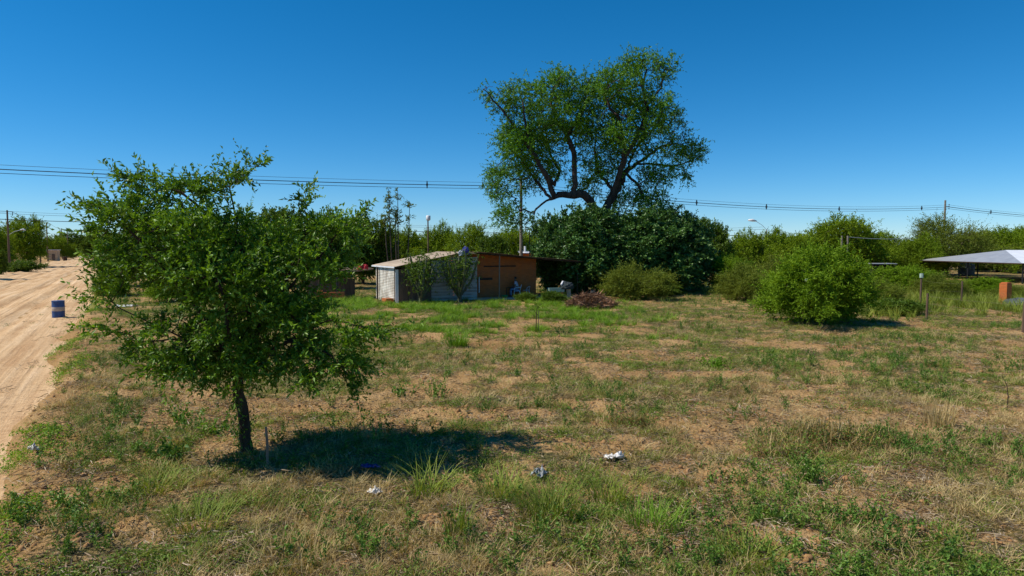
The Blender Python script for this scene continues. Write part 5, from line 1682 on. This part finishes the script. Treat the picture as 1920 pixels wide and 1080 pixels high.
# ------------------------------------------------------------------ right side: shelter, lean-to, fences, pillar, tarp
def metal_shelter():
    g = -.05
    x0, x1, y0, y1, ze, zr = 49.4, 62.5, 66, 82, 2.05, 3.28
    t = empty('metal_shelter', (x0, y0, g)); props(t, 'open shelter with a low hipped sheet metal roof at the right edge', 'shelter')
    W = x1 - x0; D = y1 - y0; ze -= g; zr -= g
    rx0, rx1, ry = 4.0, W - 4.0, D / 2
    e = .5
    c = [(-e, -e, ze), (W + e, -e, ze), (W + e, D + e, ze), (-e, D + e, ze)]; a = (rx0, ry, zr); b = (rx1, ry, zr)
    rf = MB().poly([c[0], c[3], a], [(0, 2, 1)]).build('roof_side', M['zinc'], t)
    for (name, pts, fs, mt) in (('roof_slope', [c[0], c[1], b, a], [(0, 1, 2, 3)], 'white_sheet'), ('roof_slope', [c[2], c[3], a, b], [(0, 1, 2, 3)], 'zinc'), ('roof_side', [c[1], c[2], b], [(0, 1, 2)], 'zinc')):  # front slope is whiter to paint in sky and sun glare on metal
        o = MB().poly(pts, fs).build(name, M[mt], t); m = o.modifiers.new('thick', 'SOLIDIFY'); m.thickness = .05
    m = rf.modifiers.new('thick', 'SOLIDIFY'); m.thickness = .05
    for (p, q) in ((c[0], c[1]), (c[1], c[2]), (c[2], c[3]), (c[3], c[0])):
        MB().tube([Vector(p) - Vector((0, 0, .07)), Vector(q) - Vector((0, 0, .07))], .05, 6).build('edge_beam', M['beam'], t)
    for (x, y) in ((0, 0), (0, D / 2), (0, D), (W / 2, 0), (W / 2, D), (W, 0), (W, D / 2), (W, D)):
        MB().tube([(x, y, -.2), (x, y, ze - .05)], .07, 7).build('post', M['black'], t)
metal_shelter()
def tank():
    p = at(1812, 505, 86); g = gz(p.x, p.y)
    o = MB().lathe([(.85, 0), (.9, .1), (.9, 1.3), (.84, 1.45), (.5, 1.6), (.3, 1.62)], 24).build('water_tank', M['tarp'], None, (p.x, p.y, g), smooth=True)
    props(o, 'dark water tank under the left part of the metal shelter', 'tank')
    p = at(1650, 505, 76); g = gz(p.x, p.y)
    t = empty('dark_shed', (p.x, p.y, g), R(-8)); props(t, 'small dark open shed with a pale roof edge behind the rounded bright bush', 'shed')
    MB().box((0, 0, 1.78), (2.6, 2.4, .06)).build('roof', M['zinc'], t)
    MB().box((0, 1.05, .85), (2.3, .06, 1.75)).build('back_wall', M['black'], t)
    for s in (-1, 1):
        MB().box((s * 1.12, 0, .85), (.06, 2.0, 1.75)).build('side_wall', M['black'], t)
        MB().tube([(s * 1.15, -1.1, -.1), (s * 1.15, -1.1, 1.75)], .05, 6).build('post', M['beam'], t)
    p = at(98, 482, 205); g = gz(p.x, p.y)
    t = empty('roadside_hut', (p.x, p.y, g), R(20)); props(t, 'small tan hut beside the poles at the far end of the road', 'hut')
    MB().box((0, 1.5, 1.5), (2.6, 3, 3.2)).build('wall', M['plaster'], t)
    MB().box((0, 1.5, 3.2), (3.0, 3.4, .12)).build('roof', M['white_sheet'], t)
    MB().box((.3, -.02, 1.0), (.8, .06, 2.0)).build('door', M['board'], t)
    p = gp(122, 487, -.12); g = gz(p.x, p.y)
    o = MB().lathe([(.5, 0), (.55, .3), (.52, 1.1), (.58, 1.3), (.5, 1.35)], 14).build('rubbish_bin', M['beam'], None, (p.x, p.y, g), smooth=True)
    props(o, 'dark brown bin far down the left side of the road', 'bin')
    p = on_ground(1884, 572)
    t = empty('brick_pillar', p, R(22)); props(t, 'unfinished orange brick pillar standing below the metal shelter', 'pillar')
    MB().box((0, 0, .62), (.46, .46, 1.44)).build('shaft', M['brick'], t)
    MB().box((.04, .0, 1.375), (.4, .38, .07)).build('loose_course', M['brick'], t)
    p = on_ground(1912, 578)
    crumple('tarp_heap', 'dark grey tarpaulin heap right of the brick pillar', 'tarpaulin', M['tarp'], p, (1.6, 1.0, .75), 51)
tank()

def wire_fence(A, B, extra, label):
    pts = [on_ground(*q[:2]) for q in (A, B)]
    t = empty('wire_fence', pts[0]); props(t, label, 'fence')
    hs = []
    for (px, by, ty, cap), p in zip((A, B), pts):
        H = top_z(ty, p.y) - p.z; hs.append(H); o = p - pts[0]
        ps = MB().tube([o + Vector((0, 0, -.2)), o + Vector((.02, 0, H))], [.06, .05], 7).build('post', M['pole_wood'], t)
        if cap: MB().tube([o + Vector((.02, 0, H - .02)), o + Vector((.02, 0, H + .22))], .105, 8).build('white_cap', M['palegreen'], ps)
    L = pts[1] - pts[0]
    for f in (.35, .62, .9):
        a = Vector((0, 0, hs[0] * f)); b = L + Vector((0, 0, hs[1] * f))
        MB().tube(tube_path(a, b, .05, 8), .0035, 4).build('wire', M['wood'], t)
wire_fence((1725, 580, 520, True), (1802, 577, 527, False), None, 'wire fence whose left post has a white top, right of the rounded bush')
wire_fence((1737, 600, 550, False), (1918, 622, 566, False), None, 'nearer low wire fence running to the right edge of the photo')
